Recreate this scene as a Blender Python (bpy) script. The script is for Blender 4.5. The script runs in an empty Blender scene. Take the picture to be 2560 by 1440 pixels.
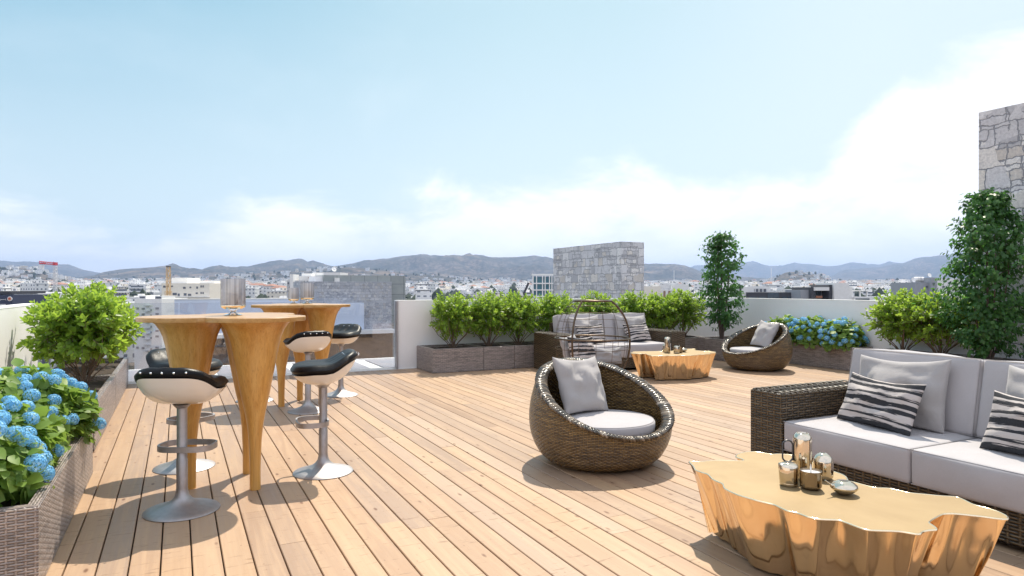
import bpy, bmesh, math, random
import numpy as np
from mathutils import Vector, Matrix, noise as mnoise
rnd = random.Random(7)
C = bpy.context.scene.collection
sc = bpy.context.scene

# ------------------------------------------------------------------ camera
F_PX, CAM_H = 1680.0, 1.3                 # focal length in pixels of a 2560 wide frame, eye height
YAW = math.radians(26.48)
SY, CY = math.sin(YAW), math.cos(YAW)
cam = bpy.data.cameras.new('camera'); camo = bpy.data.objects.new('camera', cam); C.objects.link(camo)
cam.sensor_width = 36.0; cam.lens = F_PX / 2560 * 36
cam.clip_start = 0.05; cam.clip_end = 60000
camo.location = (0, 0, CAM_H); camo.rotation_euler = (math.radians(90), 0, -YAW)
sc.camera = camo

# ------------------------------------------------------------------ light
SUNV = Vector((.42, .50, 1.0)).normalized()
SUN_EL = math.asin(SUNV.z); SUN_AZ = math.atan2(SUNV.x, SUNV.y)     # from +Y towards +X
sun = bpy.data.lights.new('sun', 'SUN'); suno = bpy.data.objects.new('sun', sun); C.objects.link(suno)
sun.energy = 5.0; sun.angle = math.radians(.5); sun.color = (1.0, .92, .78)
suno.location = SUNV * 50; suno.rotation_euler = SUNV.to_track_quat('Z', 'Y').to_euler()
sc.view_settings.view_transform = 'Standard'; sc.view_settings.look = 'None'
sc.view_settings.gamma = 1; sc.view_settings.exposure = 0.33
cy = sc.cycles
cy.use_denoising = True; cy.max_bounces = 7; cy.diffuse_bounces = 3; cy.glossy_bounces = 4
cy.transmission_bounces = 5; cy.transparent_max_bounces = 16; cy.volume_bounces = 0
cy.caustics_reflective = False; cy.caustics_refractive = False; cy.sample_clamp_indirect = 6
SKY_STRENGTH = 0.15

# ------------------------------------------------------------------ node helper
class NT:
    def __init__(s, nt): s.nt = nt
    def n(s, typ, ins=None, **at):
        nd = s.nt.nodes.new('ShaderNode' + typ)
        for k, v in at.items(): setattr(nd, k, v)
        for k, v in (ins or {}).items():
            sk = nd.inputs[k]
            if isinstance(v, bpy.types.NodeSocket): s.nt.links.new(v, sk)
            elif isinstance(v, bpy.types.Node): s.nt.links.new(v.outputs[0], sk)
            else:
                if sk.type == 'RGBA' and len(v) == 3: v = (*v, 1)
                sk.default_value = v
        return nd
    def m(s, op, a, b=None, c=None, clamp=False):
        ins = {0: a}
        if b is not None: ins[1] = b
        if c is not None: ins[2] = c
        nd = s.n('Math', ins, operation=op); nd.use_clamp = clamp
        return nd.outputs[0]
    def mix(s, f, a, b, blend='MIX'):
        nd = s.nt.nodes.new('ShaderNodeMix'); nd.data_type = 'RGBA'; nd.blend_type = blend
        for sk, v in ((nd.inputs[0], f), (nd.inputs[6], a), (nd.inputs[7], b)):
            if isinstance(v, bpy.types.NodeSocket): s.nt.links.new(v, sk)
            else: sk.default_value = (*v, 1) if hasattr(v, '__len__') and len(v) == 3 else v
        return nd.outputs[2]
    def ramp(s, f, stops, interp='LINEAR'):
        nd = s.n('ValToRGB', {0: f}); cr = nd.color_ramp; cr.interpolation = interp
        while len(cr.elements) < len(stops): cr.elements.new(.5)
        for e, (p, c) in zip(cr.elements, stops):
            e.position = p; e.color = (*c, 1) if hasattr(c, '__len__') else (c, c, c, 1)
        return nd.outputs[0]
    def noise(s, vec, scale, detail=3, rough=.5, dist=0.0):
        return s.n('TexNoise', {'Vector': vec, 'Scale': scale, 'Detail': detail, 'Roughness': rough, 'Distortion': dist}).outputs[0]
    def maprange(s, v, a, b, c=0., d=1., smooth=False):
        nd = s.n('MapRange', {0: v, 1: a, 2: b, 3: c, 4: d})
        if smooth: nd.interpolation_type = 'SMOOTHSTEP'
        return nd.outputs[0]
    def scale(s, vec, xyz):
        return s.n('Mapping', {'Vector': vec, 'Scale': xyz}).outputs[0]
    def obj(s): return s.n('TexCoord').outputs['Object']
    def uv(s): return s.n('TexCoord').outputs['UV']
    def bump(s, h, strength=.5, dist=.01):
        return s.n('Bump', {'Height': h, 'Strength': strength, 'Distance': dist}).outputs[0]

def material(name):
    m = bpy.data.materials.new(name); m.use_nodes = True
    m.node_tree.nodes.clear()
    t = NT(m.node_tree); out = m.node_tree.nodes.new('ShaderNodeOutputMaterial')
    t.out = lambda sh, o=out: m.node_tree.links.new(sh if isinstance(sh, bpy.types.NodeSocket) else sh.outputs[0], o.inputs[0])
    t.vol = lambda sh, o=out: m.node_tree.links.new(sh.outputs[0], o.inputs[1])
    return m, t

def pbsdf(t, **k):
    ins = {}
    names = dict(col='Base Color', rough='Roughness', metal='Metallic', nor='Normal', spec='Specular IOR Level', coat='Coat Weight', coatr='Coat Roughness', sheen='Sheen Weight')
    for a, b in k.items(): ins[names[a]] = b
    return t.n('BsdfPrincipled', ins)

def simple(name, col, rough=.5, metal=0., var=.0, scale=8., bump=0., spec=.5, coat=0.):
    m, t = material(name); o = t.obj()
    c = col; k = dict(rough=rough, metal=metal, spec=spec, coat=coat)
    if var:
        nz = t.noise(o, scale, 4, .6)
        c = t.mix(t.maprange(nz, .3, .7), tuple(x * (1 - var) for x in col), tuple(min(1, x * (1 + var)) for x in col))
        if bump: k['nor'] = t.bump(nz, bump, .01)
    t.out(pbsdf(t, col=c, **k)); return m

# ------------------------------------------------------------------ world
w = bpy.data.worlds.new('World'); sc.world = w; w.use_nodes = True
w.node_tree.nodes.clear(); t = NT(w.node_tree)
sky = t.n('TexSky', sky_type='NISHITA'); sky.sun_disc = False
sky.sun_elevation = SUN_EL; sky.sun_rotation = SUN_AZ
sky.altitude = 50; sky.air_density = 1.0; sky.dust_density = 1.0; sky.ozone_density = 1.0
d = t.n('TexCoord').outputs['Generated']
sx = t.n('SeparateXYZ', {0: d})
az = t.m('ARCTAN2', sx.outputs[0], sx.outputs[1])
prof = t.n('FloatCurve', {'Value': t.maprange(az, -.7, 1.9)})
cu = prof.mapping.curves[0]
pts = [(-40, .10), (-20, .09), (-10.8, .092), (-5.5, .085), (-3.6, .055), (-1, .075), (4.3, .115), (9, .128), (13.8, .114), (20, .135), (26.5, .160), (34, .165), (40.5, .152), (45, .13), (49.5, .125), (52, .16), (54, .205), (58.5, .265), (64, .28), (85, .22), (108, .15)]
pts = [((math.radians(a) + .7) / 2.6, b) for a, b in pts]
while len(cu.points) < len(pts): cu.points.new(.5, .5)
for p, (a, b) in zip(cu.points, pts): p.location = (a, b)
prof.mapping.update()
dn = t.n('CombineXYZ', {0: sx.outputs[0], 1: sx.outputs[1], 2: t.m('MULTIPLY', sx.outputs[2], 2.2)})
n1 = t.noise(dn, 5.5, 7, .6, .3)
n2 = t.noise(dn, 2.2, 5, .55, .2)
edge = t.m('ADD', prof.outputs[0], t.m('MULTIPLY', t.m('SUBTRACT', n1, .5), .16))
cm = t.maprange(t.m('SUBTRACT', edge, sx.outputs[2]), -.03, .035, smooth=True)
wisp = t.m('MULTIPLY', t.maprange(n2, .50, .76, smooth=True), t.maprange(sx.outputs[2], .02, .40, .40, .04))
cm = t.m('MAXIMUM', t.m('MULTIPLY', cm, t.maprange(n1, .25, .5, .55, 1.)), wisp)
bright = t.mix(t.maprange(n1, .3, .65), (5.9, 6.1, 6.2), (7.2, 7.2, 7.2))
pale = t.mix(t.maprange(az, -.25, .60, smooth=True), (1.45, 3.0, 3.75), (3.2, 4.35, 4.55))
pale = t.mix(t.maprange(sx.outputs[2], .38, .05, 0, .75), pale, (5.3, 5.8, 5.8))
pale = t.mix(t.maprange(az, .55, 1.0, 0, .7, smooth=True), pale, (4.7, 5.3, 5.35))
base = t.mix(.9, sky.outputs[0], pale)
# bright fill added to the unseen sky overhead and behind, lifting shaded walls
over = t.m('MAXIMUM', t.m('MULTIPLY', t.maprange(sx.outputs[2], .46, .75, 0, .20, smooth=True), 1.), t.m('MULTIPLY', t.maprange(t.m('ABSOLUTE', t.m('SUBTRACT', az, .46)), 1.15, 1.7, 0, .95, smooth=True), t.maprange(n2, .3, .6, .6, 1.)))
base = t.mix(over, base, (6.2, 6.4, 7.2))
col = t.mix(cm, base, bright)
bg = t.n('Background', {'Color': col, 'Strength': SKY_STRENGTH})
wo = t.n('OutputWorld', {'Surface': bg})

# ------------------------------------------------------------------ mesh helper
class MB:
    def __init__(s): s.v = []; s.f = []; s.mi = []; s.uv = []
    def add(s, verts, faces, uvs=None, m=0):
        o = len(s.v); s.v += [tuple(map(float, p)) for p in verts]
        for f in faces:
            s.f.append(tuple(i + o for i in f)); s.mi.append(m)
            s.uv.append([uvs[i] for i in f] if uvs is not None else None)
    def quad(s, pts, uvs=None, m=0):
        o = len(s.v); s.v += [tuple(map(float, p)) for p in pts]
        s.f.append(tuple(range(o, o + len(pts)))); s.mi.append(m); s.uv.append(uvs)
    def box(s, c, d, m=0, rz=0., sides=(1, 1, 1, 1, 1, 1)):
        x, y, z = (q / 2 for q in d); cr, sr = math.cos(rz), math.sin(rz)
        def P(a, b, e): return (c[0] + a * cr - b * sr, c[1] + a * sr + b * cr, c[2] + e)
        u0 = c[0] + c[1]
        fs = [(((-x, -y, -z), (x, -y, -z), (x, -y, z), (-x, -y, z)), d[0], d[2]), (((x, -y, -z), (x, y, -z), (x, y, z), (x, -y, z)), d[1], d[2]),
              (((x, y, -z), (-x, y, -z), (-x, y, z), (x, y, z)), d[0], d[2]), (((-x, y, -z), (-x, -y, -z), (-x, -y, z), (-x, y, z)), d[1], d[2]),
              (((-x, -y, z), (x, -y, z), (x, y, z), (-x, y, z)), d[0], d[1]), (((-x, y, -z), (x, y, -z), (x, -y, -z), (-x, -y, -z)), d[0], d[1])]
        for k, (pp, a, b) in enumerate(fs):
            if sides[k]: s.quad([P(*q) for q in pp], [(u0, 0), (u0 + a, 0), (u0 + a, b), (u0, b)], m)
    def lathe(s, prof, n=32, m=0, c=(0, 0, 0), ur=None, capb=False, capt=False, sx=1., sy=1.):
        L = [0.]
        for (r0, z0), (r1, z1) in zip(prof, prof[1:]): L.append(L[-1] + math.hypot(r1 - r0, z1 - z0))
        ur = ur or max(r for r, z in prof); vs = []; us = []
        for (r, z), l in zip(prof, L):
            for k in range(n + 1):
                a = 2 * math.pi * k / n
                vs.append((c[0] + sx * r * math.cos(a), c[1] + sy * r * math.sin(a), c[2] + z)); us.append((a * ur, l))
        W = n + 1
        fs = [(i * W + k, i * W + k + 1, (i + 1) * W + k + 1, (i + 1) * W + k) for i in range(len(prof) - 1) for k in range(n)]
        if capb: fs.append(tuple(range(n - 1, -1, -1)))
        if capt: fs.append(tuple((len(prof) - 1) * W + k for k in range(n)))
        s.add(vs, fs, us, m)
    def tube(s, pts, r, n=8, closed=False, m=0, cap=True, flat=None):
        P = [Vector(p) for p in pts]; N = len(P); rr = r if hasattr(r, '__len__') else [r] * N
        T = []
        for i in range(N):
            a = P[(i - 1) % N] if (closed or i) else P[0]; b = P[(i + 1) % N] if (closed or i < N - 1) else P[-1]
            T.append((b - a).normalized())
        up = Vector((0, 0, 1)) if abs(T[0].z) < .9 else Vector((1, 0, 0))
        x = T[0].cross(up).normalized(); vs = []; us = []; l = 0
        for i in range(N):
            if flat: x = T[i].cross(Vector((0, 0, 1))).normalized()
            else: x = (x - T[i] * x.dot(T[i])).normalized()
            y = x.cross(T[i])
            if i: l += (P[i] - P[i - 1]).length
            for k in range(n):
                a = 2 * math.pi * (k + (.5 if flat else 0)) / n
                ca, sa = math.cos(a), math.sin(a)
                if flat:
                    ca = math.copysign(flat[0], ca); sa = math.copysign(flat[1], sa)
                    vs.append(P[i] + x * ca + y * sa)
                else: vs.append(P[i] + (x * ca + y * sa) * rr[i])
                us.append((k / n, l))
        M = N if closed else N - 1
        fs = [(i * n + k, i * n + (k + 1) % n, ((i + 1) % N) * n + (k + 1) % n, ((i + 1) % N) * n + k) for i in range(M) for k in range(n)]
        if cap and not closed:
            fs.append(tuple(range(n - 1, -1, -1))); fs.append(tuple((N - 1) * n + k for k in range(n)))
        s.add(vs, fs, us, m)
    def rbox(s, c, d, r=.03, seg=6, puff=0., m=0, mat=None, nz=0.):
        hx = [q / 2 for q in d]
        def axis(h):
            a = [-h + r * (1 - math.cos(math.pi / 2 * k / 3)) for k in range(4)]
            mid = [-h + r + (2 * h - 2 * r) * k / seg for k in range(1, seg)]
            return a + mid + [-q for q in reversed(a)]
        A = [axis(h) for h in hx]
        for ax in range(3):
            u, v = (ax + 1) % 3, (ax + 2) % 3
            for sg in (-1, 1):
                vs = []; us = []
                for a in A[u]:
                    for b in A[v]:
                        p = [0, 0, 0]; p[ax] = sg * hx[ax]; p[u] = a; p[v] = b
                        q = [max(-h + r, min(h - r, e)) for e, h in zip(p, hx)]
                        dv = Vector([e - f for e, f in zip(p, q)])
                        dv = dv.normalized() * r if dv.length > 0 else dv
                        w = [q[i] + dv[i] for i in range(3)]
                        fa, fb = a / hx[u], b / hx[v]
                        w[ax] += sg * puff * (1 - fa ** 2) * (1 - fb ** 2)
                        if nz:
                            e = mnoise.noise(Vector(w) * 5 + Vector(c)) * nz
                            w[ax] += sg * e * (1 - fa ** 4) * (1 - fb ** 4)
                        w = Vector(w)
                        if mat: w = mat @ w
                        vs.append(w + Vector(c)); us.append((a, b))
                nb = len(A[v]); fs = []
                for i in range(len(A[u]) - 1):
                    for j in range(nb - 1):
                        f = (i * nb + j, (i + 1) * nb + j, (i + 1) * nb + j + 1, i * nb + j + 1)
                        fs.append(f if sg > 0 else f[::-1])
                s.add(vs, fs, us, m)
    def build(s, name, mats, parent=None, loc=(0, 0, 0), rz=0., rot=None, smooth=40, merge=0.):
        me = bpy.data.meshes.new(name)
        me.from_pydata(s.v, [], s.f)
        mats = mats if isinstance(mats, (list, tuple)) else [mats]
        for m in mats: me.materials.append(m)
        if len(mats) > 1: me.polygons.foreach_set('material_index', s.mi)
        if any(u is not None for u in s.uv):
            ul = me.uv_layers.new(name='UVMap'); flat = []
            for f, u in zip(s.f, s.uv):
                if u is None: flat += [0., 0.] * len(f)
                else:
                    for q in u: flat += [float(q[0]), float(q[1])]
            ul.data.foreach_set('uv', flat)
        if merge:
            bm = bmesh.new(); bm.from_mesh(me); bmesh.ops.remove_doubles(bm, verts=bm.verts, dist=merge)
            bm.to_mesh(me); bm.free()
        me.update()
        if smooth:
            me.shade_smooth()
            if smooth < 180: me.set_sharp_from_angle(angle=math.radians(smooth))
        o = bpy.data.objects.new(name, me); C.objects.link(o)
        o.location = loc; o.rotation_euler = rot if rot else (0, 0, rz)
        if parent: o.parent = parent
        return o

def tag(o, label=None, cat=None, group=None, kind=None):
    if label: o['label'] = label
    if cat: o['category'] = cat
    if group: o['group'] = group
    if kind: o['kind'] = kind
    return o
def thing(name, label, cat, loc=(0, 0, 0), rz=0., group=None, rot=None):
    o = bpy.data.objects.new(name, None); C.objects.link(o); o.empty_display_size = .1
    o.location = loc; o.rotation_euler = rot if rot else (0, 0, rz)
    return tag(o, label, cat, group)
def dup(root, loc=None, rz=None, label=None, group=None, scale=None, keep=('label',)):
    def cp(o, par):
        c = o.copy(); C.objects.link(c)
        if par: c.parent = par
        for ch in [q for q in o.children]: cp(ch, c)
        return c
    r = cp(root, None)
    if loc is not None: r.location = loc
    if rz is not None: r.rotation_euler = (0, 0, rz)
    if scale is not None: r.scale = scale if hasattr(scale, '__len__') else (scale,) * 3
    if label: r['label'] = label
    if group: r['group'] = group
    return r

def at(px, d, z=0.):                     # direction of a photo column, at depth d
    l = (px - 1280) / F_PX * d
    return Vector((d * SY + l * CY, d * CY - l * SY, z))
def zat(py, d): return CAM_H - (py - 720) / F_PX * d
# ------------------------------------------------------------------ materials
def make_wood_deck():
    m, t = material('deck_wood'); o = t.obj()
    tone = t.n('Attribute', attribute_name='tone').outputs['Fac']
    s = t.n('SeparateXYZ', {0: o})
    off = t.m('MULTIPLY', tone, 37.)
    p = t.n('CombineXYZ', {0: s.outputs[0], 1: t.m('ADD', s.outputs[1], off), 2: off})
    g = t.noise(t.scale(p, (95, 2.2, 1)), 1., 4, .6, .4)
    g2 = t.noise(t.scale(p, (16, .8, 1)), 1., 4, .6, 1.6)
    base = t.ramp(tone, [(0, (.28, .176, .113)), (.18, (.42, .27, .168)), (.36, (.35, .238, .163)), (.52, (.465, .308, .188)), (.68, (.385, .245, .150)), (.84, (.32, .218, .152)), (1., (.45, .318, .225))])
    c = t.mix(t.maprange(g, .3, .72, 0, .42), base, t.mix(.5, base, (.30, .15, .07)))
    c = t.mix(t.maprange(g2, .46, .70, 0, .38), c, (.56, .385, .235))
    blot = t.noise(o, 1.7, 5, .65, .3)
    c = t.mix(t.maprange(blot, .35, .65, 0, .45), c, t.mix(.55, c, (.34, .24, .17)))
    vo = t.n('TexVoronoi', {'Vector': t.scale(p, (11, 4.2, 1)), 'Scale': 1.}, feature='F1')
    kn = t.maprange(vo.outputs['Distance'], .06, .14, 1., 0.)
    rk = t.n('SeparateColor', {0: vo.outputs['Color']})
    kn = t.m('MULTIPLY', kn, t.m('GREATER_THAN', rk.outputs[0], .35))
    c = t.mix(t.m('MULTIPLY', kn, .9), c, (.15, .07, .035))
    vo2 = t.n('TexVoronoi', {'Vector': t.scale(p, (26, 15, 1)), 'Scale': 1.}, feature='F1')
    k2 = t.m('MULTIPLY', t.maprange(vo2.outputs['Distance'], .05, .13, 1., 0.), t.m('GREATER_THAN', t.n('SeparateColor', {0: vo2.outputs['Color']}).outputs[1], .72))
    c = t.mix(t.m('MULTIPLY', k2, .6), c, (.16, .085, .05))
    crk = t.noise(t.scale(p, (7, 42, 1)), 1., 3, .6, .3)
    c = t.mix(t.maprange(crk, .62, .70, 0, .6), c, (.20, .115, .065))
    h = t.m('SUBTRACT', t.m('MULTIPLY', g, .6), kn)
    r = t.maprange(g2, .3, .7, .42, .58)
    t.out(pbsdf(t, col=c, rough=r, nor=t.bump(h, .25, .002), spec=.42)); return m
M_DECK = make_wood_deck()

def make_table_wood():
    m, t = material('oak_veneer'); o = t.obj()
    g = t.noise(t.scale(o, (52, 52, 1.6)), 1., 5, .6, .4)
    g2 = t.noise(t.scale(o, (15, 15, .45)), 1., 4, .6, .5)
    g3 = t.noise(t.scale(o, (170, 170, 3.0)), 1., 2, .5)
    c = t.mix(t.maprange(g, .32, .70), (.64, .335, .080), (.49, .225, .045))
    c = t.mix(t.maprange(g2, .42, .70, 0, .62), c, (.70, .42, .14))
    c = t.mix(t.maprange(g3, .55, .8, 0, .5), c, (.22, .09, .02))
    t.out(pbsdf(t, col=c, rough=.33, nor=t.bump(g, .12, .002), spec=.5, coat=.12)); return m
M_OAK = make_table_wood()

def make_wicker(name, cols, su, sv, rough=.45, uses='uv', gap_shade=(.02, .015, .01), bump=.9, bd=.006, spec=.5, gap=.16):
    m, t = material(name); u = t.n('SeparateXYZ', {0: t.uv()})
    U = t.m('DIVIDE', u.outputs[0], su); V = t.m('DIVIDE', u.outputs[1], sv)
    row = t.m('FLOOR', V); fv = t.m('FRACT', V); ph = t.m('MODULO', row, 2.)
    up = t.m('ADD', U, ph)
    over = t.m('MULTIPLY_ADD', t.m('COSINE', t.m('MULTIPLY', up, math.pi)), .5, .5)
    cs = t.m('SINE', t.m('MULTIPLY', fv, math.pi))
    hs = t.m('MULTIPLY', cs, t.m('MULTIPLY_ADD', over, .75, .25))
    fu = t.m('ABSOLUTE', t.m('SUBTRACT', t.m('FRACT', U), .5))
    hst = t.m('MULTIPLY', t.maprange(fu, .22, .5, 0, 1), .45)
    h = t.m('MAXIMUM', hs, hst)
    cell = t.n('CombineXYZ', {0: t.m('FLOOR', t.m('MULTIPLY', up, .5)), 1: row, 2: 0.})
    wn = t.n('TexWhiteNoise', {'Vector': cell}).outputs['Value']
    rown = t.n('TexWhiteNoise', {'Vector': t.n('CombineXYZ', {0: row, 1: 3., 2: 0.})}).outputs['Value']
    nz = t.noise(t.uv(), 3., 3, .5)
    k = t.m('ADD', t.m('MULTIPLY', wn, .55), t.m('ADD', t.m('MULTIPLY', rown, .25), t.m('MULTIPLY', nz, .25)))
    c = t.ramp(k, [(.1, cols[0]), (.5, cols[1]), (.9, cols[2])])
    c = t.mix(t.maprange(h, gap, gap + .22, 0, 1), gap_shade, c)  # shade in the gaps between strands is painted into the colour
    t.out(pbsdf(t, col=c, rough=rough, nor=t.bump(h, bump, bd), spec=spec)); return m
M_PLANTER = make_wicker('planter_wicker', [(.14, .122, .118), (.30, .25, .23), (.45, .375, .335)], .034, .0125, .34, gap_shade=(.085, .062, .05), spec=.8)
M_SOFA_W = make_wicker('sofa_wicker', [(.052, .033, .015), (.115, .074, .036), (.19, .13, .070)], .056, .0175, .36, bd=.014, gap_shade=(.008, .006, .004), gap=.22)
M_EGG = make_wicker('chair_wicker', [(.080, .046, .013), (.20, .115, .032), (.36, .225, .075)], .024, .0125, .24, gap_shade=(.016, .010, .005), bd=.012, spec=.7, gap=.2)
def make_rim():
    m, t = material('rim_strand'); u = t.n('SeparateXYZ', {0: t.uv()})
    wn = t.n('TexWhiteNoise', {'Vector': t.n('CombineXYZ', {0: t.m('FLOOR', u.outputs[0]), 1: 1., 2: 0.})}).outputs['Value']
    c = t.ramp(wn, [(0, (.022, .015, .008)), (.5, (.07, .047, .026)), (.85, (.16, .115, .07)), (1., (.34, .28, .22))])
    e = t.m('ABSOLUTE', t.m('SUBTRACT', t.m('FRACT', u.outputs[0]), .5))
    c = t.mix(t.maprange(e, .36, .5), c, (.012, .009, .006))
    t.out(pbsdf(t, col=c, rough=.24, spec=.75, coat=.12)); return m
M_RIM = make_rim()

def make_fabric(name, col, var=.07):
    m, t = material(name); o = t.obj()
    wv = t.noise(t.scale(o, (420, 420, 420)), 1., 1, .5)
    n2 = t.noise(o, 7., 4, .6)
    c = t.mix(t.maprange(n2, .3, .7), tuple(x * (1 - var) for x in col), col)
    c = t.mix(t.maprange(wv, .35, .65, 0, .30), c, tuple(x * .72 for x in col))
    h = t.m('ADD', t.m('MULTIPLY', wv, .15), n2)
    t.out(pbsdf(t, col=c, rough=.92, nor=t.bump(h, .35, .012), spec=.15, sheen=.25)); return m
M_FAB = make_fabric('light_grey_fabric', (.47, .442, .448))
M_FAB2 = make_fabric('pillow_linen', (.405, .38, .372))
M_FABD = make_fabric('cushion_grey', (.37, .355, .355))
M_PIPE = simple('piping_thread', (.33, .31, .31), .9)

def make_stripe():
    m, t = material('striped_ikat'); uv = t.uv()
    s = t.n('SeparateXYZ', {0: uv})
    n = t.noise(t.scale(uv, (1.6, 9, 1)), 1., 5, .62, .2)
    n2 = t.noise(t.scale(uv, (2.3, 46, 1)), 1., 3, .6, .0)
    v = t.m('ADD', s.outputs[1], t.m('MULTIPLY', t.m('SUBTRACT', n, .5), .17))
    w = t.m('ADD', t.m('SINE', t.m('MULTIPLY', v, 2 * math.pi * 6.7)), t.m('MULTIPLY', t.m('SINE', t.m('MULTIPLY_ADD', v, 2 * math.pi * 2.3, 1.1)), .7))
    w = t.m('ADD', w, t.m('MULTIPLY', t.m('SUBTRACT', n2, .5), 4.2))
    k = t.maprange(w, -.10, .22, 0, 1, smooth=True)
    wv = t.noise(t.scale(t.obj(), (420, 420, 420)), 1., 1, .5)
    c = t.mix(k, (.53, .475, .45), (.030, .031, .036))
    c = t.mix(t.maprange(wv, .35, .65, 0, .25), c, t.mix(.5, c, (.2, .2, .2)))
    t.out(pbsdf(t, col=c, rough=.9, nor=t.bump(wv, .3, .003), spec=.15)); return m
M_STRIPE = make_stripe()

M_LEATHER = simple('black_leather', (.006, .006, .008), .40, var=.3, scale=60, bump=.12, spec=.2)
M_SHELL = simple('white_shell', (.78, .74, .69), .22, spec=.5, coat=.4)
M_STEEL = simple('brushed_steel', (.40, .38, .385), .50, metal=1., var=.08, scale=30)
M_CHROME = simple('chrome_button', (.85, .85, .86), .12, metal=1.)
def make_gold(name, c1, c2, r0, r1, sc_=(6, 6, 2), bump=.1):
    m, t = material(name); o = t.obj()
    n = t.noise(t.scale(o, sc_), 1., 5, .6, .5)
    f = t.noise(t.scale(o, (90, 90, 6)), 1., 2, .5)
    c = t.mix(t.maprange(n, .3, .7), c1, c2)
    t.out(pbsdf(t, col=c, metal=1., rough=t.maprange(n, .3, .7, r0, r1), nor=t.bump(t.m('ADD', n, t.m('MULTIPLY', f, .04)), bump, .01))); return m
M_GOLD = make_gold('polished_gold', (.92, .70, .44), (.84, .59, .33), .10, .18, (5, 5, .8), .08)
M_GOLDTOP = make_gold('satin_gold_top', (.31, .222, .115), (.255, .178, .09), .55, .62, (3, 3, 3), .04)
M_GOLDTOP.node_tree.nodes['Principled BSDF'].inputs['Metallic'].default_value = .45
M_GOLDRIM = simple('bright_gold_edge', (.95, .80, .58), .15, metal=1.)
M_BRASS = simple('mirror_brass', (.74, .65, .52), .06, metal=1.)
M_BRASSD = simple('dark_brass', (.34, .27, .19), .16, metal=1.)
M_DARKH = simple('dark_grey_handle', (.06, .058, .06), .35)
M_MOUTHSHADE = simple('mouth_shade_paint', (.012, .010, .008), .6)  # near-black disc colour stands for the shade inside open pots
M_WAX = simple('candle_wax', (.62, .60, .60), .45)
M_WAXG = simple('grey_candle', (.15, .145, .145), .6)
M_FLAMEW = simple('white_wick', (.8, .78, .74), .6)
M_WIRE = simple('bronze_wire', (.11, .075, .048), .32, metal=.7)
M_SOIL = simple('soil', (.045, .030, .020), .95, var=.5, scale=40, bump=.8)
M_BARK = simple('bark', (.16, .105, .072), .85, var=.35, scale=60, bump=.5)
M_BARKT = simple('slim_bark', (.12, .085, .07), .8, var=.3, scale=50, bump=.3)

def make_leaf(name, c1, c2, c3, tr, trc, rough=.38, spec=.45):
    m, t = material(name)
    rn = t.n('Attribute', attribute_name='tone').outputs['Fac']
    c = t.ramp(rn, [(0, c1), (.55, c2), (1., c3)])
    b = pbsdf(t, col=c, rough=rough, spec=spec)
    tl = t.n('BsdfTranslucent', {'Color': t.mix(.5, c, trc)})
    t.out(t.n('MixShader', {0: tr, 1: b, 2: tl})); return m
M_LEAF = make_leaf('shrub_leaf', (.085, .17, .022), (.17, .31, .038), (.30, .43, .060), .52, (.60, .80, .09))
M_LEAFT = make_leaf('tree_leaf', (.030, .095, .026), (.058, .155, .040), (.14, .27, .06), .44, (.18, .45, .08))
M_LEAFH = make_leaf('hydrangea_leaf', (.095, .20, .030), (.19, .31, .055), (.33, .42, .12), .42, (.42, .60, .10), .5)
M_BLOOM = make_leaf('blue_petal', (.12, .40, .74), (.21, .54, .86), (.42, .71, .92), .22, (.30, .60, .95), .6, .2)

def make_plaster(name, col, var=.04):
    m, t = material(name); o = t.obj()
    n = t.noise(o, 2.2, 6, .65, .3); f = t.noise(o, 90., 3, .6)
    c = t.mix(t.maprange(n, .35, .7), col, tuple(x * (1 - var * 2) for x in col))
    t.out(pbsdf(t, col=c, rough=.75, nor=t.bump(f, .12, .003), spec=.25)); return m
M_WHITE = make_plaster('white_render', (.88, .87, .875), .02)
M_COPING = make_plaster('white_coping', (.82, .82, .81), .02)
M_TILEG = make_plaster('grey_glazed_tile', (.30, .30, .335))
M_WHITEF = make_plaster('white_ledge', (.83, .825, .81), .03)

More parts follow.
